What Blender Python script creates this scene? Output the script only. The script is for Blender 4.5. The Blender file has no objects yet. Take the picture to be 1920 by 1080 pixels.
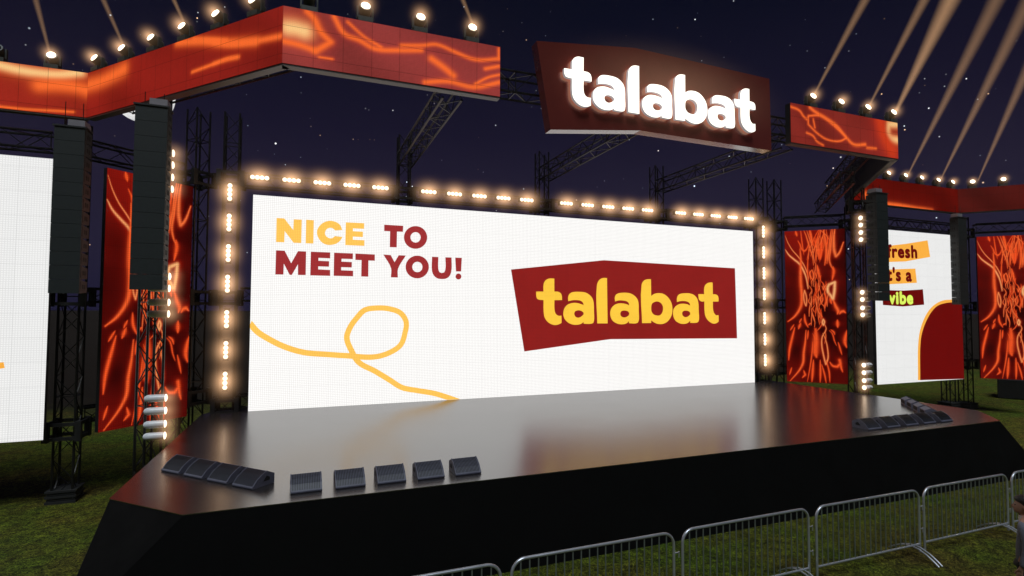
import bpy, bmesh, math, random
import numpy as np
from mathutils import Vector, Matrix
R = math.radians
random.seed(7); np.random.seed(7)
scene = bpy.context.scene

# ---------------------------------------------------------------- camera, world, light
cam_d = bpy.data.cameras.new("camera"); cam = bpy.data.objects.new("camera", cam_d)
scene.collection.objects.link(cam); scene.camera = cam
cam_d.sensor_width = 36.0; cam_d.lens = 1019.0 / 1920.0 * 36.0
cam_d.clip_start = 0.05; cam_d.clip_end = 4000
_y, _p, _r = R(21.287), R(2.36), R(0.244)
fw = Vector((math.sin(_y)*math.cos(_p), math.cos(_y)*math.cos(_p), math.sin(_p)))
rt = Vector((math.cos(_y), -math.sin(_y), 0)); up = rt.cross(fw)
rt2 = rt*math.cos(_r) + up*math.sin(_r); up2 = up*math.cos(_r) - rt*math.sin(_r)
cam.matrix_world = Matrix(((rt2.x, up2.x, -fw.x, 0), (rt2.y, up2.y, -fw.y, 0), (rt2.z, up2.z, -fw.z, 4.1), (0, 0, 0, 1)))

scene.view_settings.view_transform = 'Standard'; scene.view_settings.look = 'None'
scene.view_settings.exposure = 0.0; scene.view_settings.gamma = 1.0
scene.cycles.use_denoising = True
scene.cycles.max_bounces = 6; scene.cycles.diffuse_bounces = 3; scene.cycles.glossy_bounces = 3
scene.cycles.volume_bounces = 0; scene.cycles.sample_clamp_indirect = 4.0
scene.cycles.caustics_reflective = False; scene.cycles.caustics_refractive = False
scene.cycles.use_light_tree = True

world = bpy.data.worlds.new("World"); scene.world = world; world.use_nodes = True
nt = world.node_tree; nt.nodes.clear()
def N(t, ty, **k):
    n = t.nodes.new(ty)
    for a, b in k.items():
        if a == 'ins':
            for i, v in b.items(): n.inputs[i].default_value = v
        else: setattr(n, a, b)
    return n
def math_(t, op, a, b=None, c=None, clamp=False):
    n = N(t, 'ShaderNodeMath', operation=op); n.use_clamp = clamp
    for i, v in enumerate((a, b, c)):
        if v is None: continue
        if isinstance(v, (int, float)): n.inputs[i].default_value = v
        else: t.links.new(v, n.inputs[i])
    return n.outputs[0]
def ramp(t, fac, stops):
    n = N(t, 'ShaderNodeValToRGB'); e = n.color_ramp.elements
    while len(e) < len(stops): e.new(0.5)
    for q, (p, c) in zip(e, stops):
        q.position = p; q.color = (*c, 1) if len(c) == 3 else c
    if fac is not None: t.links.new(fac, n.inputs[0])
    return n.outputs[0]
co = N(nt, 'ShaderNodeTexCoord').outputs['Generated']
sep = N(nt, 'ShaderNodeSeparateXYZ'); nt.links.new(co, sep.inputs[0])
grad = ramp(nt, sep.outputs[2], [(0.0, (0.0150, 0.0135, 0.0400)), (0.10, (0.0200, 0.0165, 0.0420)), (0.20, (0.0190, 0.0150, 0.0380)), (0.31, (0.0105, 0.0085, 0.0270)), (0.48, (0.0034, 0.0042, 0.0150)), (0.8, (0.0012, 0.0018, 0.0080))])
def stars(scale, rad, keep, bright):
    v = N(nt, 'ShaderNodeTexVoronoi', ins={'Scale': scale, 'Randomness': 1.0}); nt.links.new(co, v.inputs['Vector'])
    d = math_(nt, 'SUBTRACT', 1.0, math_(nt, 'DIVIDE', v.outputs['Distance'], rad), clamp=True)
    s = N(nt, 'ShaderNodeSeparateColor'); nt.links.new(v.outputs['Color'], s.inputs[0])
    k = math_(nt, 'GREATER_THAN', s.outputs[0], keep)
    b = math_(nt, 'MULTIPLY', math_(nt, 'POWER', s.outputs[1], 2.5), bright)
    m = math_(nt, 'MULTIPLY', math_(nt, 'MULTIPLY', d, k), math_(nt, 'ADD', b, bright*0.08))
    col = ramp(nt, s.outputs[2], [(0.0, (0.7, 0.85, 1.0)), (0.7, (1.0, 1.0, 1.0)), (0.85, (1.0, 0.6, 0.3)), (1.0, (1.0, 0.65, 0.4))])
    mx = N(nt, 'ShaderNodeVectorMath', operation='SCALE'); nt.links.new(col, mx.inputs[0]); nt.links.new(m, mx.inputs['Scale'])
    return mx.outputs[0]
s1 = stars(75.0, 0.085, 0.55, 4.0); s2 = stars(28.0, 0.045, 0.40, 5.0)
a1 = N(nt, 'ShaderNodeVectorMath', operation='ADD'); nt.links.new(s1, a1.inputs[0]); nt.links.new(s2, a1.inputs[1])
a2 = N(nt, 'ShaderNodeVectorMath', operation='ADD'); nt.links.new(a1.outputs[0], a2.inputs[0]); nt.links.new(grad, a2.inputs[1])
bg = N(nt, 'ShaderNodeBackground', ins={1: 0.76}); nt.links.new(a2.outputs[0], bg.inputs[0])
wo = N(nt, 'ShaderNodeOutputWorld'); nt.links.new(bg.outputs[0], wo.inputs[0])

sun_d = bpy.data.lights.new("fill_sun", 'SUN'); sun = bpy.data.objects.new("fill_sun", sun_d)  # soft cool fill added for grass and speaker fronts, not aimed from the moon
scene.collection.objects.link(sun); sun_d.energy = 1.7; sun_d.angle = R(24); sun_d.color = (0.86, 0.95, 1.0)
sun.rotation_euler = (R(30), 0, R(-18))

# ---------------------------------------------------------------- helpers
C = scene.collection
class MB:
    def __init__(s): s.v = []; s.f = []; s.m = []; s.mi = 0
    def add(s, vs, fs):
        o = len(s.v); s.v += [tuple(v) for v in vs]; s.f += [tuple(i+o for i in f) for f in fs]; s.m += [s.mi]*len(fs)
    def box(s, a, b, M=None):
        x0, y0, z0 = a; x1, y1, z1 = b
        vs = [(x0,y0,z0),(x1,y0,z0),(x1,y1,z0),(x0,y1,z0),(x0,y0,z1),(x1,y0,z1),(x1,y1,z1),(x0,y1,z1)]
        if M is not None: vs = [M @ Vector(v) for v in vs]
        s.add(vs, [(0,3,2,1),(4,5,6,7),(0,1,5,4),(1,2,6,5),(2,3,7,6),(3,0,4,7)]); return s
    def tube(s, a, b, r, n=6, r2=None, cap=True):
        a = Vector(a); b = Vector(b); d = (b-a)
        if d.length < 1e-6: return s
        d.normalize(); u = d.cross(Vector((0,0,1)) if abs(d.z) < .9 else Vector((1,0,0))).normalized(); w = d.cross(u)
        r2 = r if r2 is None else r2; vs = []
        for p, q in ((a, r), (b, r2)):
            for k in range(n):
                t = 2*math.pi*(k+.5)/n; vs.append(p + u*q*math.cos(t) + w*q*math.sin(t))
        fs = [(k, (k+1) % n, n+(k+1) % n, n+k) for k in range(n)]
        if cap: fs += [tuple(range(n-1, -1, -1)), tuple(range(n, 2*n))]
        s.add(vs, fs); return s
    def path(s, pts, r, n=8):
        pts = [Vector(p) for p in pts]; rings = []; pu = None
        for i, p in enumerate(pts):
            d = (pts[min(i+1, len(pts)-1)] - pts[max(i-1, 0)]).normalized()
            if pu is None: pu = d.cross(Vector((0,0,1)) if abs(d.z) < .9 else Vector((0,1,0))).normalized()
            u = (pu - d*pu.dot(d)).normalized(); w = d.cross(u); pu = u
            rr = r[i] if isinstance(r, (list, tuple)) else r
            rings.append([p + u*rr*math.cos(2*math.pi*k/n) + w*rr*math.sin(2*math.pi*k/n) for k in range(n)])
        s.loft(rings); return s
    def loft(s, rings, cap=True):
        n = len(rings[0]); vs = [v for q in rings for v in q]; fs = []
        for i in range(len(rings)-1):
            for k in range(n): fs.append((i*n+k, i*n+(k+1) % n, (i+1)*n+(k+1) % n, (i+1)*n+k))
        if cap: fs += [tuple(range(n-1, -1, -1)), tuple(range((len(rings)-1)*n, len(rings)*n))]
        s.add(vs, fs); return s
    def prism(s, prof, x0, x1):       # (y,z) profile swept along x
        n = len(prof); vs = [(x0, y, z) for y, z in prof] + [(x1, y, z) for y, z in prof]
        s.add(vs, [tuple(range(n)), tuple(range(2*n-1, n-1, -1))] + [(k, n+k, n+(k+1) % n, (k+1) % n) for k in range(n)]); return s
    def ball(s, c, r, nu=12, nv=8, sc=(1,1,1)):
        vs = []; fs = []
        for j in range(nv+1):
            t = math.pi*j/nv
            for k in range(nu):
                q = 2*math.pi*k/nu
                vs.append((c[0]+r*sc[0]*math.sin(t)*math.cos(q), c[1]+r*sc[1]*math.sin(t)*math.sin(q), c[2]+r*sc[2]*math.cos(t)))
        for j in range(nv):
            for k in range(nu): fs.append((j*nu+k, (j+1)*nu+k, (j+1)*nu+(k+1) % nu, j*nu+(k+1) % nu))
        s.add(vs, fs); return s
    def build(s, name, mat, parent=None, world=False, smooth=False):
        off = parent.location if (parent is not None and world) else Vector((0,0,0))
        me = bpy.data.meshes.new(name)
        me.from_pydata([tuple(Vector(v)-off) for v in s.v], [], s.f)
        mats = mat if isinstance(mat, (list, tuple)) else [mat]
        for q in mats: me.materials.append(q)
        if len(mats) > 1: me.polygons.foreach_set('material_index', s.m)
        bm = bmesh.new(); bm.from_mesh(me); bmesh.ops.remove_doubles(bm, verts=bm.verts, dist=1e-6)
        bmesh.ops.recalc_face_normals(bm, faces=bm.faces); bm.to_mesh(me); bm.free()
        if smooth: me.shade_smooth() if smooth is True else me.set_sharp_from_angle(angle=R(smooth))
        if smooth and smooth is not True: 
            for p in me.polygons: p.use_smooth = True
        o = bpy.data.objects.new(name, me); C.objects.link(o)
        if parent is not None: o.parent = parent
        return o
def tag(o, label=None, cat=None, group=None, kind=None):
    if label: o['label'] = label
    if cat: o['category'] = cat
    if group: o['group'] = group
    if kind: o['kind'] = kind
    return o
def thing(name, loc, label, cat, group=None, rz=0.0):
    o = bpy.data.objects.new(name, None); C.objects.link(o); o.empty_display_size = .2
    o.location = loc; o.rotation_euler = (0, 0, rz); return tag(o, label, cat, group)
def dup(root, loc, rz, label, group=None):
    r = root.copy(); C.objects.link(r); r.location = loc; r.rotation_euler = (0, 0, rz); tag(r, label, None, group)
    for ch in list(root.children):
        c = ch.copy(); C.objects.link(c); c.parent = r
        for g in list(ch.children):
            d = g.copy(); C.objects.link(d); d.parent = c
    return r
ORD = ['first','second','third','fourth','fifth','sixth','seventh','eighth','ninth','tenth','eleventh','twelfth']

# ---------------------------------------------------------------- materials
def mat(name, col, rough=.5, metal=0., noise=0., nscale=8., bump=0., spec=.5, ior=None, emit=None, es=0., coat=0.):
    m = bpy.data.materials.new(name); m.use_nodes = True; t = m.node_tree; b = t.nodes['Principled BSDF']
    b.inputs['Base Color'].default_value = (*col, 1); b.inputs['Roughness'].default_value = rough; b.inputs['Metallic'].default_value = metal
    b.inputs['Specular IOR Level'].default_value = spec
    if ior: b.inputs['IOR'].default_value = ior
    if coat: b.inputs['Coat Weight'].default_value = coat; b.inputs['Coat Roughness'].default_value = .15
    if emit: b.inputs['Emission Color'].default_value = (*emit, 1); b.inputs['Emission Strength'].default_value = es
    if noise or bump:
        tc = N(t, 'ShaderNodeTexCoord'); nz = N(t, 'ShaderNodeTexNoise', ins={'Scale': nscale, 'Detail': 5.0, 'Roughness': .6}); t.links.new(tc.outputs['Object'], nz.inputs['Vector'])
        if noise:
            lo = tuple(c*(1-noise) for c in col); hi = tuple(min(1, c*(1+noise)) for c in col)
            t.links.new(ramp(t, nz.outputs[0], [(.3, lo), (.7, hi)]), b.inputs['Base Color'])
            mr = N(t, 'ShaderNodeMapRange', ins={1: .3, 2: .7, 3: max(.02, rough*(1-noise*.4)), 4: min(1, rough*(1+noise*.4))}); t.links.new(nz.outputs[0], mr.inputs[0]); t.links.new(mr.outputs[0], b.inputs['Roughness'])
        if bump:
            bp = N(t, 'ShaderNodeBump', ins={0: bump, 1: .02}); t.links.new(nz.outputs[0], bp.inputs['Height']); t.links.new(bp.outputs[0], b.inputs['Normal'])
    return m
def led_mat(name, col=None, strength=1.0, pitch=.045, depth=.3, tile=.5, seam=.12, var=.05, tilez=None):
    """LED wall: emission from the colour attribute or a flat colour, with the diode grid and the cabinet seams"""
    m = bpy.data.materials.new(name); m.use_nodes = True; t = m.node_tree; b = t.nodes['Principled BSDF']
    b.inputs['Base Color'].default_value = (.001, .001, .001, 1); b.inputs['Roughness'].default_value = .8; b.inputs['Specular IOR Level'].default_value = 0.0
    tc = N(t, 'ShaderNodeTexCoord'); s = N(t, 'ShaderNodeSeparateXYZ'); t.links.new(tc.outputs['Object'], s.inputs[0])
    def cell(o, p, w):      # 1 inside cell, 0 on the line
        f = math_(t, 'ABSOLUTE', math_(t, 'SUBTRACT', math_(t, 'FRACT', math_(t, 'DIVIDE', o, p)), .5))
        return math_(t, 'LESS_THAN', f, .5-w)
    gx = cell(s.outputs[0], pitch, .16); gz = cell(s.outputs[2], pitch, .16)
    grid = math_(t, 'SUBTRACT', 1.0, math_(t, 'MULTIPLY', math_(t, 'SUBTRACT', 1.0, math_(t, 'MULTIPLY', gx, gz)), depth))
    sx = cell(s.outputs[0], tile, .012/tile/2); sz = cell(s.outputs[2], tilez or tile, .012/tile/2)
    sm = math_(t, 'SUBTRACT', 1.0, math_(t, 'MULTIPLY', math_(t, 'SUBTRACT', 1.0, math_(t, 'MULTIPLY', sx, sz)), seam))
    wn = N(t, 'ShaderNodeTexWhiteNoise', noise_dimensions='3D'); sn = N(t, 'ShaderNodeVectorMath', operation='SNAP', ins={1: (tile, 10.0, tilez or tile)}); t.links.new(tc.outputs['Object'], sn.inputs[0]); t.links.new(sn.outputs[0], wn.inputs[0])
    tv = math_(t, 'ADD', 1.0-var, math_(t, 'MULTIPLY', wn.outputs[0], var))
    st = math_(t, 'MULTIPLY', math_(t, 'MULTIPLY', math_(t, 'MULTIPLY', grid, sm), tv), strength)
    if col is None:
        at = N(t, 'ShaderNodeAttribute', attribute_name='Col'); t.links.new(at.outputs[0], b.inputs['Emission Color'])
    else: b.inputs['Emission Color'].default_value = (*col, 1)
    t.links.new(st, b.inputs['Emission Strength']); return m

M = {}
M['truss'] = mat('black_steel', (.035, .033, .032), .38, .75, noise=.35, nscale=3)
M['plate'] = mat('dark_plate', (.018, .017, .017), .55, .3, noise=.3)
M['rubber'] = mat('black_rubber', (.012, .012, .012), .8)
M['frame'] = mat('led_cabinet_black', (.012, .012, .013), .55, noise=.2)
M['under'] = mat('band_underside', (.11, .10, .095), .45, .4, noise=.15)
M['stage_side'] = mat('stage_skirt', (.0009, .0008, .0009), .8, spec=.15, noise=.4, nscale=2)
M['stage_top'] = mat('stage_deck', (.020, .017, .017), .25, noise=.08, nscale=.9, ior=2.8)
M['cab'] = mat('speaker_paint', (.016, .021, .022), .62, noise=.2, nscale=14, bump=.15)
M['cabdark'] = mat('speaker_dark', (.018, .019, .020), .6, noise=.25)
M['port'] = mat('port_black', (.004, .004, .004), .8)
M['amp'] = mat('grey_housing', (.33, .31, .34), .4, .3, noise=.1)
M['wedge'] = mat('wedge_cabinet', (.10, .10, .14), .5, noise=.2, nscale=20, bump=.1)
M['galv'] = mat('galvanised_steel', (.62, .65, .72), .34, .75, noise=.10, nscale=6)
M['galvdark'] = mat('darker_steel_bars', (.30, .34, .34), .4, .7, noise=.1, nscale=6)  # darker grey steel for the upright bars
M['grille'] = mat('grille_black', (.004, .0045, .006), .5, noise=.3, nscale=30)
M['white'] = mat('white_paint', (.78, .80, .84), .3, noise=.06, nscale=20)
M['lampbody'] = mat('lamp_body', (.06, .065, .06), .45, noise=.2)
M['bulb'] = mat('warm_bulb', (1, .9, .75), .4, emit=(1.0, .84, .64), es=1.25)
M['headlens'] = mat('head_lens', (1, .9, .75), .4, emit=(1.0, .80, .58), es=4)
M['parlens'] = mat('par_lens', (1, .9, .75), .4, emit=(1.0, .80, .58), es=1.8)
M['sign'] = mat('sign_red', (.17, .030, .022), .22, noise=.12, nscale=1.5, coat=.6)
M['lface'] = mat('letter_face', (.9, .9, .85), .4, emit=(1.0, .93, .80), es=1.5)
M['lside'] = mat('letter_return', (.62, .60, .62), .45, emit=(.75, .72, .75), es=.30)
M['lback'] = mat('letter_halo', (.9, .9, .85), .4, emit=(1.0, .74, .50), es=1.6)  # emission added on the letter backs to put a halo on the board
M['moon'] = None

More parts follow.
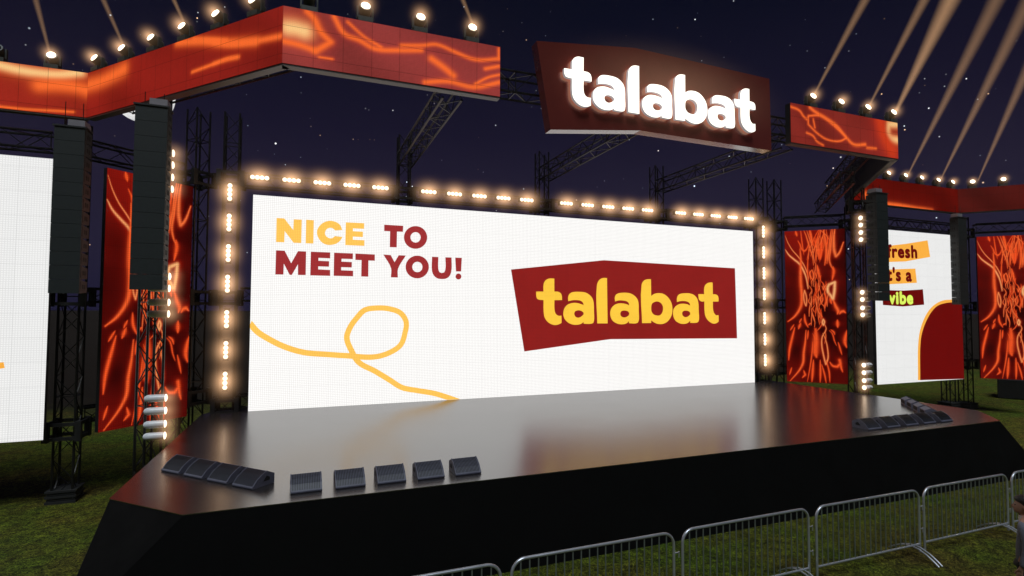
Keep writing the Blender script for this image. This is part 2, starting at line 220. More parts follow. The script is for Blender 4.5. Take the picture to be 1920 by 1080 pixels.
D = {"logo":[[[[7.083,4.71],[7.342,4.715],[7.338,4.881],[7.358,4.998],[7.427,5.09],[7.536,5.142],[7.733,5.147],[7.733,4.721],[7.868,4.718],[7.959,4.674],[8.0,4.601],[8.014,4.446],[7.737,4.44],[7.738,4.162],[7.758,4.045],[7.808,3.972],[7.889,3.932],[7.99,3.936],[7.996,3.7],[7.909,3.655],[7.769,3.628],[7.628,3.656],[7.489,3.738],[7.399,3.846],[7.36,3.963],[7.343,4.439],[7.201,4.447],[7.122,4.473],[7.087,4.553]]],[[[8.239,4.412],[8.235,4.55],[8.276,4.642],[8.358,4.698],[8.482,4.724],[8.711,4.728],[8.9,4.703],[9.048,4.625],[9.154,4.506],[9.196,4.357],[9.206,4.095],[9.205,3.76],[9.173,3.694],[9.109,3.667],[8.814,3.668],[8.81,3.724],[8.71,3.66],[8.564,3.633],[8.399,3.643],[8.235,3.708],[8.122,3.808],[8.065,3.927],[8.065,4.073],[8.102,4.182],[8.194,4.284],[8.317,4.336],[8.503,4.36],[8.669,4.333],[8.815,4.288],[8.784,4.371],[8.711,4.426],[8.586,4.449],[8.42,4.447]],[[8.617,4.112],[8.731,4.093],[8.809,4.038],[8.815,3.983],[8.731,3.909],[8.606,3.868],[8.502,3.909],[8.465,3.982],[8.478,4.056],[8.533,4.096]]],[[[9.333,3.675],[9.321,4.958],[9.358,5.071],[9.444,5.167],[9.563,5.212],[9.715,5.216],[9.732,3.673]]],[[[10.03,4.421],[10.019,4.563],[10.064,4.649],[10.152,4.698],[10.285,4.72],[10.464,4.728],[10.666,4.7],[10.82,4.622],[10.933,4.507],[10.973,4.392],[10.981,4.102],[10.986,3.793],[10.951,3.706],[10.894,3.674],[10.584,3.675],[10.578,3.746],[10.481,3.67],[10.303,3.638],[10.126,3.662],[9.95,3.748],[9.863,3.871],[9.837,4.022],[9.875,4.173],[9.985,4.288],[10.129,4.346],[10.306,4.357],[10.484,4.333],[10.597,4.292],[10.57,4.378],[10.496,4.429],[10.373,4.453],[10.173,4.457]],[[10.405,4.113],[10.528,4.09],[10.595,4.033],[10.584,3.966],[10.505,3.903],[10.382,3.876],[10.282,3.909],[10.238,3.985],[10.256,4.061],[10.305,4.099]]],[[[11.117,3.676],[11.103,4.995],[11.138,5.093],[11.224,5.176],[11.352,5.215],[11.498,5.218],[11.503,4.631],[11.628,4.701],[11.816,4.734],[12.029,4.707],[12.219,4.591],[12.349,4.424],[12.403,4.226],[12.386,4.008],[12.308,3.849],[12.163,3.711],[11.972,3.643],[11.76,3.65],[11.608,3.703],[11.497,3.772],[11.496,3.679]],[[11.743,4.438],[11.884,4.4],[11.978,4.302],[12.0,4.164],[11.952,4.027],[11.857,3.948],[11.739,3.942],[11.61,3.977],[11.518,4.074],[11.502,4.221],[11.531,4.348],[11.637,4.417]]],[[[12.603,4.427],[12.604,4.566],[12.654,4.667],[12.752,4.722],[12.924,4.745],[13.171,4.745],[13.369,4.687],[13.493,4.577],[13.554,4.415],[13.568,4.111],[13.571,3.767],[13.533,3.706],[13.457,3.68],[13.183,3.677],[13.184,3.752],[13.06,3.668],[12.863,3.639],[12.668,3.679],[12.524,3.769],[12.452,3.889],[12.43,4.028],[12.455,4.167],[12.553,4.277],[12.699,4.348],[12.895,4.369],[13.067,4.346],[13.191,4.301],[13.154,4.392],[13.068,4.441],[12.921,4.466],[12.749,4.458]],[[12.991,4.119],[13.114,4.099],[13.183,4.049],[13.182,3.979],[13.087,3.908],[12.964,3.884],[12.866,3.928],[12.83,3.998],[12.843,4.068],[12.905,4.109]]],[[[13.558,4.724],[13.823,4.728],[13.826,4.949],[13.879,5.062],[13.982,5.136],[14.11,5.164],[14.221,5.162],[14.225,4.73],[14.336,4.727],[14.44,4.692],[14.485,4.61],[14.488,4.461],[14.224,4.458],[14.23,4.155],[14.275,4.032],[14.364,3.949],[14.481,3.96],[14.485,3.723],[14.386,3.662],[14.244,3.642],[14.09,3.694],[13.964,3.786],[13.876,3.908],[13.84,4.031],[13.828,4.459],[13.693,4.457],[13.593,4.517],[13.564,4.619]]]],"board":[[6.211,5.396],[9.6,5.819],[15.289,5.727],[15.349,3.087],[9.835,3.138],[6.678,2.795]],"nice":[[[[-0.639,6.588],[-0.448,6.589],[-0.212,6.28],[-0.205,6.58],[0.001,6.584],[-0.002,5.932],[-0.197,5.93],[-0.43,6.24],[-0.435,5.932],[-0.641,5.93]]],[[[0.113,6.59],[0.314,6.587],[0.313,5.934],[0.112,5.931]]],[[[1.075,6.358],[1.015,6.495],[0.897,6.576],[0.734,6.6],[0.583,6.547],[0.471,6.445],[0.408,6.319],[0.402,6.215],[0.453,6.079],[0.545,5.971],[0.66,5.92],[0.783,5.919],[0.923,5.964],[1.022,6.048],[1.084,6.162],[0.878,6.175],[0.829,6.125],[0.755,6.104],[0.673,6.134],[0.619,6.201],[0.618,6.279],[0.661,6.36],[0.742,6.4],[0.825,6.387],[0.881,6.333]]],[[[1.169,6.584],[1.675,6.589],[1.674,6.425],[1.366,6.419],[1.366,6.34],[1.644,6.343],[1.643,6.186],[1.368,6.184],[1.368,6.095],[1.688,6.097],[1.688,5.933],[1.163,5.932]]]],"meet":[[[[-0.636,5.703],[-0.42,5.702],[-0.249,5.366],[-0.082,5.705],[0.129,5.705],[0.13,5.051],[-0.068,5.049],[-0.075,5.344],[-0.225,5.045],[-0.282,5.047],[-0.434,5.348],[-0.438,5.049],[-0.641,5.047]]],[[[0.25,5.704],[0.762,5.705],[0.762,5.538],[0.454,5.54],[0.453,5.46],[0.737,5.457],[0.736,5.302],[0.452,5.302],[0.452,5.219],[0.767,5.211],[0.77,5.047],[0.246,5.046]]],[[[0.865,5.703],[1.378,5.703],[1.377,5.541],[1.069,5.539],[1.065,5.459],[1.351,5.455],[1.35,5.3],[1.064,5.301],[1.062,5.214],[1.389,5.21],[1.391,5.051],[0.864,5.051]]],[[[1.443,5.703],[1.986,5.699],[1.989,5.517],[1.811,5.517],[1.813,5.051],[1.615,5.053],[1.617,5.521],[1.446,5.521]]],[[[2.241,6.582],[2.793,6.583],[2.786,6.403],[2.614,6.399],[2.611,5.933],[2.409,5.931],[2.412,6.397],[2.243,6.396]]],[[[3.512,6.275],[3.508,6.222],[3.496,6.169],[3.475,6.118],[3.447,6.071],[3.411,6.029],[3.37,5.992],[3.324,5.962],[3.273,5.939],[3.221,5.924],[3.166,5.918],[3.112,5.919],[3.059,5.929],[3.009,5.947],[2.963,5.973],[2.922,6.005],[2.886,6.044],[2.858,6.088],[2.837,6.135],[2.824,6.186],[2.819,6.239],[2.822,6.291],[2.834,6.344],[2.854,6.394],[2.882,6.44],[2.916,6.483],[2.956,6.519],[3.002,6.55],[3.052,6.573],[3.104,6.589],[3.159,6.596],[3.213,6.595],[3.266,6.586],[3.317,6.569],[3.364,6.544],[3.406,6.511],[3.442,6.472],[3.472,6.428],[3.493,6.38],[3.507,6.329]],[[3.314,6.267],[3.312,6.242],[3.307,6.218],[3.298,6.195],[3.286,6.174],[3.271,6.155],[3.253,6.138],[3.233,6.124],[3.211,6.114],[3.188,6.107],[3.164,6.104],[3.141,6.105],[3.118,6.109],[3.096,6.117],[3.075,6.129],[3.057,6.144],[3.042,6.161],[3.029,6.181],[3.02,6.203],[3.014,6.227],[3.012,6.251],[3.013,6.275],[3.019,6.299],[3.027,6.322],[3.039,6.343],[3.055,6.362],[3.072,6.379],[3.092,6.393],[3.114,6.403],[3.137,6.41],[3.161,6.414],[3.184,6.413],[3.207,6.409],[3.23,6.401],[3.25,6.389],[3.268,6.374],[3.284,6.356],[3.297,6.336],[3.306,6.314],[3.312,6.291]]],[[[2.228,5.706],[2.441,5.7],[2.554,5.496],[2.672,5.704],[2.88,5.704],[2.655,5.291],[2.655,5.05],[2.453,5.05],[2.455,5.312]]],[[[3.572,5.388],[3.568,5.335],[3.556,5.283],[3.535,5.233],[3.507,5.186],[3.471,5.145],[3.43,5.109],[3.384,5.08],[3.333,5.058],[3.28,5.044],[3.226,5.039],[3.172,5.042],[3.119,5.053],[3.069,5.072],[3.023,5.098],[2.982,5.131],[2.946,5.17],[2.918,5.214],[2.896,5.262],[2.883,5.313],[2.879,5.366],[2.882,5.418],[2.894,5.47],[2.914,5.519],[2.941,5.565],[2.976,5.607],[3.016,5.643],[3.062,5.672],[3.112,5.695],[3.164,5.709],[3.219,5.715],[3.273,5.714],[3.326,5.703],[3.377,5.685],[3.424,5.659],[3.466,5.626],[3.502,5.586],[3.532,5.542],[3.553,5.493],[3.567,5.442]],[[3.378,5.382],[3.376,5.358],[3.371,5.334],[3.362,5.311],[3.35,5.29],[3.334,5.271],[3.317,5.255],[3.296,5.241],[3.275,5.232],[3.251,5.225],[3.228,5.223],[3.204,5.224],[3.181,5.229],[3.159,5.237],[3.139,5.249],[3.121,5.265],[3.105,5.282],[3.093,5.303],[3.083,5.325],[3.078,5.348],[3.075,5.372],[3.077,5.396],[3.082,5.42],[3.091,5.443],[3.103,5.464],[3.118,5.482],[3.136,5.499],[3.156,5.512],[3.178,5.522],[3.201,5.529],[3.224,5.532],[3.248,5.531],[3.271,5.526],[3.293,5.517],[3.314,5.505],[3.332,5.49],[3.348,5.472],[3.36,5.452],[3.37,5.43],[3.376,5.406]]],[[[3.666,5.7],[3.861,5.699],[3.865,5.329],[3.894,5.246],[3.97,5.22],[4.046,5.245],[4.078,5.326],[4.075,5.7],[4.269,5.7],[4.267,5.285],[4.21,5.133],[4.106,5.056],[3.972,5.037],[3.829,5.058],[3.725,5.139],[3.671,5.267]]],[[[4.385,5.701],[4.594,5.703],[4.574,5.285],[4.412,5.28]]],[[[4.583,5.13],[4.58,5.106],[4.571,5.084],[4.557,5.065],[4.538,5.05],[4.516,5.041],[4.492,5.037],[4.469,5.04],[4.446,5.048],[4.427,5.062],[4.413,5.08],[4.403,5.102],[4.4,5.125],[4.403,5.149],[4.412,5.171],[4.426,5.19],[4.445,5.205],[4.467,5.215],[4.491,5.218],[4.514,5.216],[4.537,5.207],[4.556,5.194],[4.571,5.175],[4.58,5.154]]]],"squig":[[-1.253,3.748],[-1.045,3.497],[-0.795,3.32],[-0.396,3.099],[0.119,2.923],[0.684,2.857],[1.264,2.802],[2.022,2.749],[2.429,2.855],[2.76,3.078],[2.882,3.414],[2.912,3.753],[2.748,4.007],[2.412,4.132],[2.042,4.151],[1.72,4.087],[1.523,3.881],[1.33,3.595],[1.248,3.31],[1.38,2.942],[1.582,2.61],[2.027,2.349],[2.44,2.084],[2.817,1.838],[3.242,1.733],[3.762,1.622],[4.205,1.47],[4.887,1.193]],"signboard":[[4.329,9.512],[6.653,9.792],[10.481,9.729],[10.514,7.974],[6.776,7.995],[4.64,7.745]],"aff":[[0.67714,0.00145],[0.00659,0.67162],[0.09801,5.86983]],"w_fresh":[[19.971,6.507],[20.956,6.634],[21.632,6.718],[22.946,6.922],[23.079,6.275],[21.627,6.041],[20.767,5.992],[20.013,5.948]],"w_its":[[20.063,5.662],[20.757,5.706],[22.175,5.785],[22.248,5.235],[20.737,5.15],[20.085,5.114]],"w_vibe":[[20.272,4.935],[20.729,4.921],[21.479,4.92],[22.592,4.988],[22.642,4.391],[21.392,4.311],[20.293,4.359]],"w_orange":[[24.434,4.616],[23.711,4.553],[23.175,4.348],[22.799,4.065],[22.454,3.593],[22.265,3.093],[22.16,1.492],[24.548,1.469],[24.694,4.619]],"w_red":[[24.453,4.501],[23.977,4.471],[23.438,4.35],[23.089,4.134],[22.721,3.733],[22.485,3.341],[22.37,2.981],[22.284,1.486],[24.548,1.469],[24.689,4.503]],"wl":[[-5.821,2.987],[-5.514,3.02],[-5.493,2.903],[-5.816,2.85]],"fire":[[[[0.018,7.052],[0.116,6.758],[0.265,6.464],[0.44,6.228],[0.587,5.994],[0.708,5.706],[0.778,5.421],[0.765,5.195],[0.796,4.968]],0.0125,0.8],[[[0.02,6.503],[0.135,6.296],[0.336,6.088],[0.486,5.94],[0.608,5.709],[0.704,5.422],[0.761,4.968]],0.025,0.9],[[[0.378,7.206],[0.426,7.002]],0.0312,0.5],[[[0.449,6.829],[0.522,6.682],[0.57,6.509],[0.669,6.419],[0.746,6.501],[0.799,6.67]],0.025,0.5],[[[0.657,7.219],[0.729,7.015],[0.799,6.727],[0.87,6.439],[0.94,6.153],[0.96,5.869]],0.0187,0.6],[[[0.757,7.213],[0.828,6.953],[0.922,6.607],[0.965,6.209],[1.01,5.924]],0.0125,0.7],[[[0.847,7.226],[0.902,6.892],[0.972,6.605]],0.0375,0.5],[[[1.18,7.218],[1.1,6.883],[1.021,6.603],[0.967,6.322]],0.0187,0.5],[[[1.303,7.211],[1.347,6.927],[1.39,6.587],[1.384,6.25],[1.329,5.858]],0.0375,0.55],[[[1.571,7.224],[1.515,6.806],[1.485,6.47],[1.432,6.192],[1.403,5.912]],0.025,0.6],[[[1.62,7.222],[1.564,6.804],[1.523,6.413],[1.479,6.078],[1.523,5.853],[1.593,5.683]],0.025,0.6],[[[1.683,7.218],[1.649,6.968],[1.635,6.688],[1.644,6.408],[1.698,6.182],[1.796,6.29],[1.947,6.701]],0.0375,0.65],[[[0.52,6.511],[0.539,6.11],[0.522,5.654],[0.524,5.199],[0.552,4.687],[0.51,4.29],[0.303,3.92],[0.071,3.718]],0.0437,0.55],[[[0.646,4.913],[0.693,4.742],[0.714,4.516],[0.686,4.318],[0.638,4.46],[0.617,4.715],[0.646,4.913]],0.0187,0.8],[[[0.907,5.701],[0.841,5.589],[0.877,5.362],[0.936,5.333]],0.0187,0.6],[[[0.936,5.333],[0.954,5.53],[0.907,5.701]],0.0187,0.6],[[[1.248,6.904],[1.231,6.481],[1.195,6.088]],0.0437,0.45],[[[1.144,6.541],[1.161,6.089]],0.025,0.45],[[[1.462,5.127],[1.643,5.208],[1.628,4.902],[1.574,4.569],[1.503,4.708],[1.419,4.849],[1.412,5.016],[1.462,5.127]],0.0437,1.0],[[[1.595,5.795],[1.616,5.627],[1.562,5.293]],0.0375,0.5],[[[1.478,4.625],[1.522,4.402]],0.0312,0.5],[[[1.574,4.569],[1.665,4.291],[1.734,4.125],[1.708,4.014]],0.0437,0.55],[[[1.78,4.015],[1.829,4.098],[1.901,4.126],[1.971,4.06]],0.0375,0.55],[[[1.704,3.793],[1.709,3.517]],0.0375,0.5],[[[2.007,3.412],[1.955,3.191],[1.928,2.971],[1.981,2.781]],0.0437,0.5],[[[1.433,3.401],[1.527,3.292],[1.595,3.017],[1.663,2.826]],0.0125,0.5],[[[1.481,3.43],[1.576,3.349],[1.613,3.239]],0.0187,0.5],[[[1.714,2.965],[1.767,2.747],[1.824,2.502]],0.0187,0.5],[[[1.436,2.211],[1.53,2.077],[1.674,2.056],[1.771,2.17],[1.75,2.307],[1.792,2.034],[1.837,1.872]],0.0375,0.5],[[[1.245,3.816],[1.283,3.733],[1.251,3.593],[1.214,3.676],[1.245,3.816]],0.025,0.9],[[[1.291,3.621],[1.337,3.455],[1.21,3.174],[1.181,2.895],[1.246,2.397],[1.304,2.123],[1.376,2.347],[1.372,2.679],[1.306,3.065],[1.227,3.286]],0.0187,0.8],[[[0.994,3.449],[0.998,3.058],[0.97,2.554],[1.001,2.388]],0.075,0.5],[[[0.631,4.007],[0.652,3.725],[0.748,3.501]],0.025,0.5],[[[0.501,3.667],[0.422,3.439]],0.0312,0.5],[[[0.528,3.837],[0.45,3.666]],0.0187,0.5],[[[0.671,3.387],[0.639,2.936],[0.583,2.541],[0.552,2.146],[0.422,1.859],[0.113,1.448]],0.0312,0.55],[[[0.296,3.494],[0.215,3.151],[0.106,2.637],[0.075,2.239]],0.0312,0.5],[[[0.273,3.607],[0.142,3.377]],0.0187,0.5],[[[0.746,3.389],[0.716,3.051]],0.0187,0.5],[[[0.888,2.999],[0.856,2.55],[0.8,2.101],[0.69,1.452]],0.0156,0.5],[[[0.901,2.272],[0.869,1.825],[0.839,1.461]],0.0312,0.5],[[[1.122,2.281],[1.124,1.837],[1.108,1.448]],0.025,0.5],[[[1.168,2.117],[1.259,1.733],[1.302,1.432]],0.0187,0.5],[[[1.317,2.289],[1.406,1.851],[1.423,1.466]],0.0187,0.5],[[[0.572,1.866],[0.62,1.7],[0.518,1.583]],0.025,0.5],[[[0.172,1.96],[0.092,1.673]],0.0187,0.5],[[[0.793,6.329],[0.757,5.648],[0.775,5.194]],0.0156,0.5],[[[1.244,5.215],[1.291,5.074],[1.274,4.934],[1.227,5.075]],0.0187,0.6],[[[1.312,4.85],[1.355,4.514],[1.326,4.291]],0.025,0.5],[[[1.127,6.995],[1.069,6.488],[1.01,5.924]],0.0125,0.5],[[[1.083,5.866],[1.128,5.583],[1.182,5.3]],0.0312,0.5],[[[0.85,3.671],[0.749,3.586]],0.0187,0.5]],"bA":[[[[-1.535,9.247],[-1.265,9.206],[-0.853,9.187],[-0.503,9.215],[-0.147,9.318]],0.1,"l"],[[[-0.845,8.924],[-0.495,8.978],[-0.136,8.975],[0.01,8.937]],0.16,"o"],[[[-1.505,8.361],[-1.056,8.367],[-0.595,8.402],[-0.24,8.422]],0.03,"o"]],"bB":[[[[0.015,9.053],[0.545,9.045],[1.05,9.095],[1.392,9.144]],0.17,"o"],[[[3.192,9.323],[3.892,9.195],[4.666,8.999],[5.458,8.849]],0.09,"o"],[[[3.688,9.292],[4.664,9.049]],0.04,"o"],[[[3.676,8.642],[4.303,8.672],[4.678,8.697],[4.971,8.673]],0.035,"o"],[[[4.286,9.096],[4.764,8.943],[5.44,8.857],[6.074,8.806]],0.06,"o"],[[[4.303,8.676],[4.682,8.679],[5.003,8.659]],0.04,"o"]],"bC":[[[[0.097,8.963],[0.205,8.969],[0.341,8.951]],0.14,"l"],[[[0.022,8.712],[0.292,8.688],[0.512,8.639]],0.06,"o"],[[[0.39,9.306],[0.502,9.208],[0.617,8.99],[0.788,8.841],[0.54,8.629]],0.06,"o"],[[[0.837,9.307],[1.013,9.036],[1.276,8.963],[1.544,8.857],[1.969,8.903],[2.407,8.982]],0.05,"o"],[[[1.067,9.262],[1.363,9.041],[1.664,8.91]],0.03,"o"],[[[2.029,9.009],[2.437,9.084],[2.695,9.148],[3.058,9.067],[3.464,8.989],[3.969,9.095]],0.04,"o"],[[[2.6,8.855],[2.829,8.732],[3.028,8.601]],0.07,"o"],[[[2.477,8.383],[2.93,8.471],[3.434,8.435],[3.972,8.62]],0.05,"o"],[[[3.467,8.507],[3.743,8.685],[3.971,8.772]],0.03,"o"],[[[3.672,8.841],[3.952,8.939]],0.04,"o"],[[[3.95,9.295],[3.951,9.091]],0.03,"o"],[[[0.597,8.534],[0.822,8.537]],0.025,"o"]],"bD":[[[[0.007,9.231],[0.318,9.168],[0.431,9.054],[0.545,8.983]],0.03,"o"],[[[0.669,9.303],[0.843,9.219],[1.197,9.114],[1.617,8.948],[1.92,8.718],[2.227,8.531],[2.677,8.583]],0.045,"o"],[[[0.605,9.077],[0.6,8.86],[0.888,8.68],[1.242,8.548],[1.729,8.562],[1.981,8.681],[1.375,9.005],[1.018,9.134],[0.605,9.077]],0.025,"o"],[[[0.779,9.014],[0.832,8.803]],0.025,"o"],[[[0.536,8.636],[0.768,8.578],[0.882,8.462],[1.118,8.38]],0.025,"o"],[[[2.739,8.499],[3.099,8.517]],0.035,"o"],[[[3.97,9.298],[3.626,9.253],[3.584,9.015],[3.681,8.886],[3.988,8.853]],0.1,"l"],[[[3.292,9.303],[3.413,8.947],[3.736,8.519]],0.25,"r"]],"bE":[[[[1.06,8.418],[2.163,8.362],[2.884,8.353],[3.839,8.31],[4.825,8.283]],0.09,"o"],[[[0.891,8.652],[1.06,8.418]],0.12,"o"]]}
# ---------------------------------------------------------------- ground and stage
def ground():
    m = bpy.data.materials.new('night_grass'); m.use_nodes = True; t = m.node_tree; b = t.nodes['Principled BSDF']
    tc = N(t, 'ShaderNodeTexCoord'); mp = N(t, 'ShaderNodeMapping'); t.links.new(tc.outputs['Object'], mp.inputs[0]); mp.inputs['Scale'].default_value = (1, 1, 1)
    def nz(sc, det=6., ro=.6, dist=0.):
        n = N(t, 'ShaderNodeTexNoise', ins={'Scale': sc, 'Detail': det, 'Roughness': ro, 'Distortion': dist}); t.links.new(mp.outputs[0], n.inputs['Vector']); return n.outputs[0]
    big = nz(.55, 4.); mid = nz(5., 6., .7, .6); fine = nz(21., 8., .8, 1.6)
    base = ramp(t, big, [(.34, (.175, .150, .030)), (.5, (.150, .185, .022)), (.68, (.115, .215, .018))])
    patch = ramp(t, mid, [(.40, (.45, .40, .35)), (.62, (1.15, 1.1, 1.0))])
    blade = ramp(t, fine, [(.42, (.05, .045, .03)), (.5, (.62, .62, .55)), (.58, (2.2, 2.1, 1.6))])
    def mul(a, c):
        x = N(t, 'ShaderNodeVectorMath', operation='MULTIPLY'); t.links.new(a, x.inputs[0]); t.links.new(c, x.inputs[1]); return x.outputs[0]
    col = mul(mul(base, patch), blade)
    dirt = ramp(t, nz(9., 7., .8, 2.), [(.60, (0, 0, 0)), (.68, (1, 1, 1))])
    mx = N(t, 'ShaderNodeMix', data_type='RGBA'); t.links.new(dirt, mx.inputs[0]); t.links.new(col, mx.inputs[6]); mx.inputs[7].default_value = (.050, .026, .014, 1)
    sp = N(t, 'ShaderNodeSeparateXYZ'); t.links.new(tc.outputs['Object'], sp.inputs[0])      # distant ground darkened in colour where the lamplight would fall off
    far = ramp(t, math_(t, 'DIVIDE', math_(t, 'ADD', sp.outputs[1], math_(t, 'MULTIPLY', big, 9.0)), 60.0), [(.44, (0, 0, 0)), (.56, (1, 1, 1))])
    m3 = N(t, 'ShaderNodeMix', data_type='RGBA'); t.links.new(far, m3.inputs[0]); t.links.new(mx.outputs[2], m3.inputs[6]); m3.inputs[7].default_value = (.016, .010, .006, 1)
    t.links.new(m3.outputs[2], b.inputs['Base Color']); b.inputs['Roughness'].default_value = .85; b.inputs['Specular IOR Level'].default_value = .2
    bp = N(t, 'ShaderNodeBump', ins={0: 1.0, 1: .05}); t.links.new(fine, bp.inputs['Height']); t.links.new(bp.outputs[0], b.inputs['Normal'])
    g = MB(); S = 1500; g.add([(-S, -S, 0), (S, -S, 0), (S, S, 0), (-S, S, 0)], [(0, 1, 2, 3)])
    o = g.build('ground', m); tag(o, 'dark mown grass field under and around the stage', 'grass ground', kind='structure')
ground()
CX = 7.481
def mx_(x): return 2*CX - x
top = [(-1.39, 8.33), (-2.48, 9.39), (-2.30, 15.95), (-2.05, 16.45)]
bot = [(-2.75, 8.12), (-2.95, 9.30), (-2.70, 16.1), (-2.3, 16.7)]
Tp = [(x, y, 1.4) for x, y in top] + [(mx_(x), y, 1.4) for x, y in reversed(top)]
Bp = [(x, y, 0.0) for x, y in bot] + [(mx_(x), y, 0.0) for x, y in reversed(bot)]
stage = thing('stage', (CX, 12.3, 0), 'big glossy black stage platform with chamfered corners and flared sides', 'stage')
g = MB(); g.add(Tp+[(x, y, 1.388) for x, y, z in Tp], [tuple(range(8)), tuple(range(15, 7, -1))]+[(k, (k+1) % 8, 8+(k+1) % 8, 8+k) for k in range(8)])
g.build('deck', M['stage_top'], stage, world=True)
g = MB(); T2 = [(x+(CX-x)*.0008, y+(12.3-y)*.001, 1.386) for x, y, z in Tp]
g.add(Bp+T2, [(k, (k+1) % 8, 8+(k+1) % 8, 8+k) for k in range(8)]+[tuple(range(8)), tuple(range(15, 7, -1))])
g.build('skirt', M['stage_side'], stage, world=True)

# ---------------------------------------------------------------- trusses
def truss_mesh(name, L, w=.38, rc=.026, rb=.011, bay=.42, axis='z', h=None):
    """lattice truss of length L along +z (or +x), centred on its axis"""
    g = MB(); h = h or w; cs = [(-w/2, -h/2), (w/2, -h/2), (w/2, h/2), (-w/2, h/2)]
    f = (lambda a, b, s: (a, b, s)) if axis == 'z' else (lambda a, b, s: (s, a, b))
    for a, b in cs: g.tube(f(a, b, 0), f(a, b, L), rc, 6)
    n = max(2, round(L/bay)); st = L/n
    for q in range(4):
        a, b = cs[q], cs[(q+1) % 4]
        for k in range(n):
            p, r_ = (a, b) if (k+q) % 2 == 0 else (b, a)
            g.tube(f(*p, k*st), f(*r_, (k+1)*st), rb, 4, cap=False)
        for k in range(0, n+1, 5): g.tube(f(*a, min(k*st+.02, L-.02)), f(*b, min(k*st+.02, L-.02)), rb*1.15, 4, cap=False)
    return g
def sleeve(g, z, w, h=.42):
    W = w/2+.1
    for sx in (-1, 1):
        for sy in (-1, 1):
            g.box((sx*W-.055, sy*W-.055, z-h/2), (sx*W+.055, sy*W+.055, z+h/2))
    for zz in (z-h/2+.06, z+h/2-.06):
        g.box((-W+.055, -W-.03, zz-.035), (W-.055, -W+.03, zz+.035)); g.box((-W+.055, W-.03, zz-.035), (W-.055, W+.03, zz+.035))
        g.box((-W-.03, -W+.055, zz-.035), (-W+.03, W-.055, zz+.035)); g.box((W-.03, -W+.055, zz-.035), (W+.03, W-.055, zz+.035))
def tower(x, y, H, label, rz=0, w=.38, sl=(), base=False, bw=.46, group='truss towers holding the screens'):
    t = thing('truss_tower', (x, y, 0), label, 'truss tower', group, rz)
    truss_mesh('mast', H-.06, w).build('mast', M['truss'], t).location = (0, 0, .06)
    g = MB()
    if base:
        for k in range(5): g.box((-bw+(k % 2)*.03, -bw+(k % 2)*.02, .055*k+.008*(k > 0)), (bw-(k % 2)*.02, bw-(k % 2)*.03, .055*(k+1)-.006))
    else: g.box((-w/2-.1, -w/2-.1, 0), (w/2+.1, w/2+.1, .055))
    g.build('ballast_base', M['rubber'] if base else M['plate'], t)
    for z in sl:
        g = MB(); sleeve(g, z, w); g.build('sleeve_block', M['plate'], t)
    return t
tower(-4.62, 14.5, 8.2, 'black truss tower on stacked ballast plates, leftmost and standing on the grass', 0, .36, (4.35, 1.5), True, bw=.27)
tower(-2.80, 12.95, 9.2, 'black truss tower behind the nearer left speaker column, carrying tube spotlights', R(-47.7), .32, ())
tower(-2.62, 16.45, 9.42, 'tall truss tower at the right edge of the left fiery screen', R(45), .38, (7.55, 4.4, 1.8))
tower(-3.02, 17.1, 6.9, 'truss tower hidden behind the left fiery screen, legs showing below it', R(45), .36, ())
tower(-1.79, 16.38, 9.40, 'truss tower carrying the left column of warm light bars', 0, .36, (7.6, 4.4, 1.55))
MT = [2.87, 7.49, 12.10]
for x, lb in zip(MT, ['left', 'middle', 'right']):
    tower(x, 16.5, 9.40, f'{lb} one of three truss towers rising behind the white main screen', 0, .34, (7.6,))
tower(16.72, 16.38, 9.35, 'truss tower carrying the right column of warm light bars', 0, .36, (7.6, 4.4, 1.55))
tower(17.80, 16.50, 9.40, 'slim truss tower at the left edge of the right fiery screen', 0, .36, (7.55, 4.4, 1.8))
tower(17.76, 12.95, 9.2, 'black truss tower with tube spotlights left of the right speaker column', R(47.7), .32, (7.7,))
tower(26.60, 14.75, 8.2, 'truss tower on ballast between the right white screen and the far fiery screen', 0, .36, (7.5, 4.35, 1.9), True, bw=.3)
tower(25.95, 15.05, 7.2, 'truss tower whose legs show below the right white screen', 0, .34, (), True, bw=.3)
tower(19.9, 14.75, 8.2, 'truss tower behind the left edge of the right white screen', 0, .34, (7.5,))
def beam(a, b, label, w=.36, h=None, z2=None, group='horizontal truss beams', rc=.026, name='truss_beam'):
    a = Vector(a); b = Vector(b); d = b-a; L = d.length
    t = truss_mesh(name, L, w, rc=rc, axis='x', h=h).build(name, M['truss'])
    t.location = a; t.rotation_euler = (0, -math.asin(d.z/L), math.atan2(d.y, d.x)); return tag(t, label, 'truss beam', group)
ZT = 7.68
beam((-11.5, 14.45, ZT), (-5.0, 14.45, ZT), 'truss beam over the left white screen')
beam((-4.55, 14.75, ZT), (-2.95, 16.2, ZT), 'angled truss beam over the left fiery screen')
beam((18.0, 16.25, ZT), (19.6, 14.9, ZT), 'angled truss beam over the right fiery screen')
beam((20.15, 14.75, ZT), (26.3, 14.75, ZT), 'truss beam over the right white screen')
beam((26.85, 14.4, ZT), (31.0, 10.2, ZT), 'truss beam at the far right over the half hidden fiery screen')
xs = [-1.79]+MT+[16.72]
nm = ['leftmost', 'second', 'third', 'rightmost']
for k in range(4):
    beam((xs[k]+.3, 16.38, 7.62), (xs[k+1]-.3, 16.38, 7.62), f'{nm[k]} span of truss beam above the main screen from the left', .34)
for x0, x1, w1 in ((-1.5, 7.3, 'left'), (7.7, 16.4, 'right')):
    beam((x0, 16.38, 1.62), (x1, 16.38, 1.62), f'{w1} truss beam along the foot of the main screen', .34)
    beam((x0, 16.38, 4.5), (x1, 16.38, 4.5), f'{w1} truss beam across the middle behind the main screen', .34)
beam((-4.5, 14.8, 4.4), (-3.0, 16.15, 4.4), 'middle truss beam behind the left fiery screen', .3)
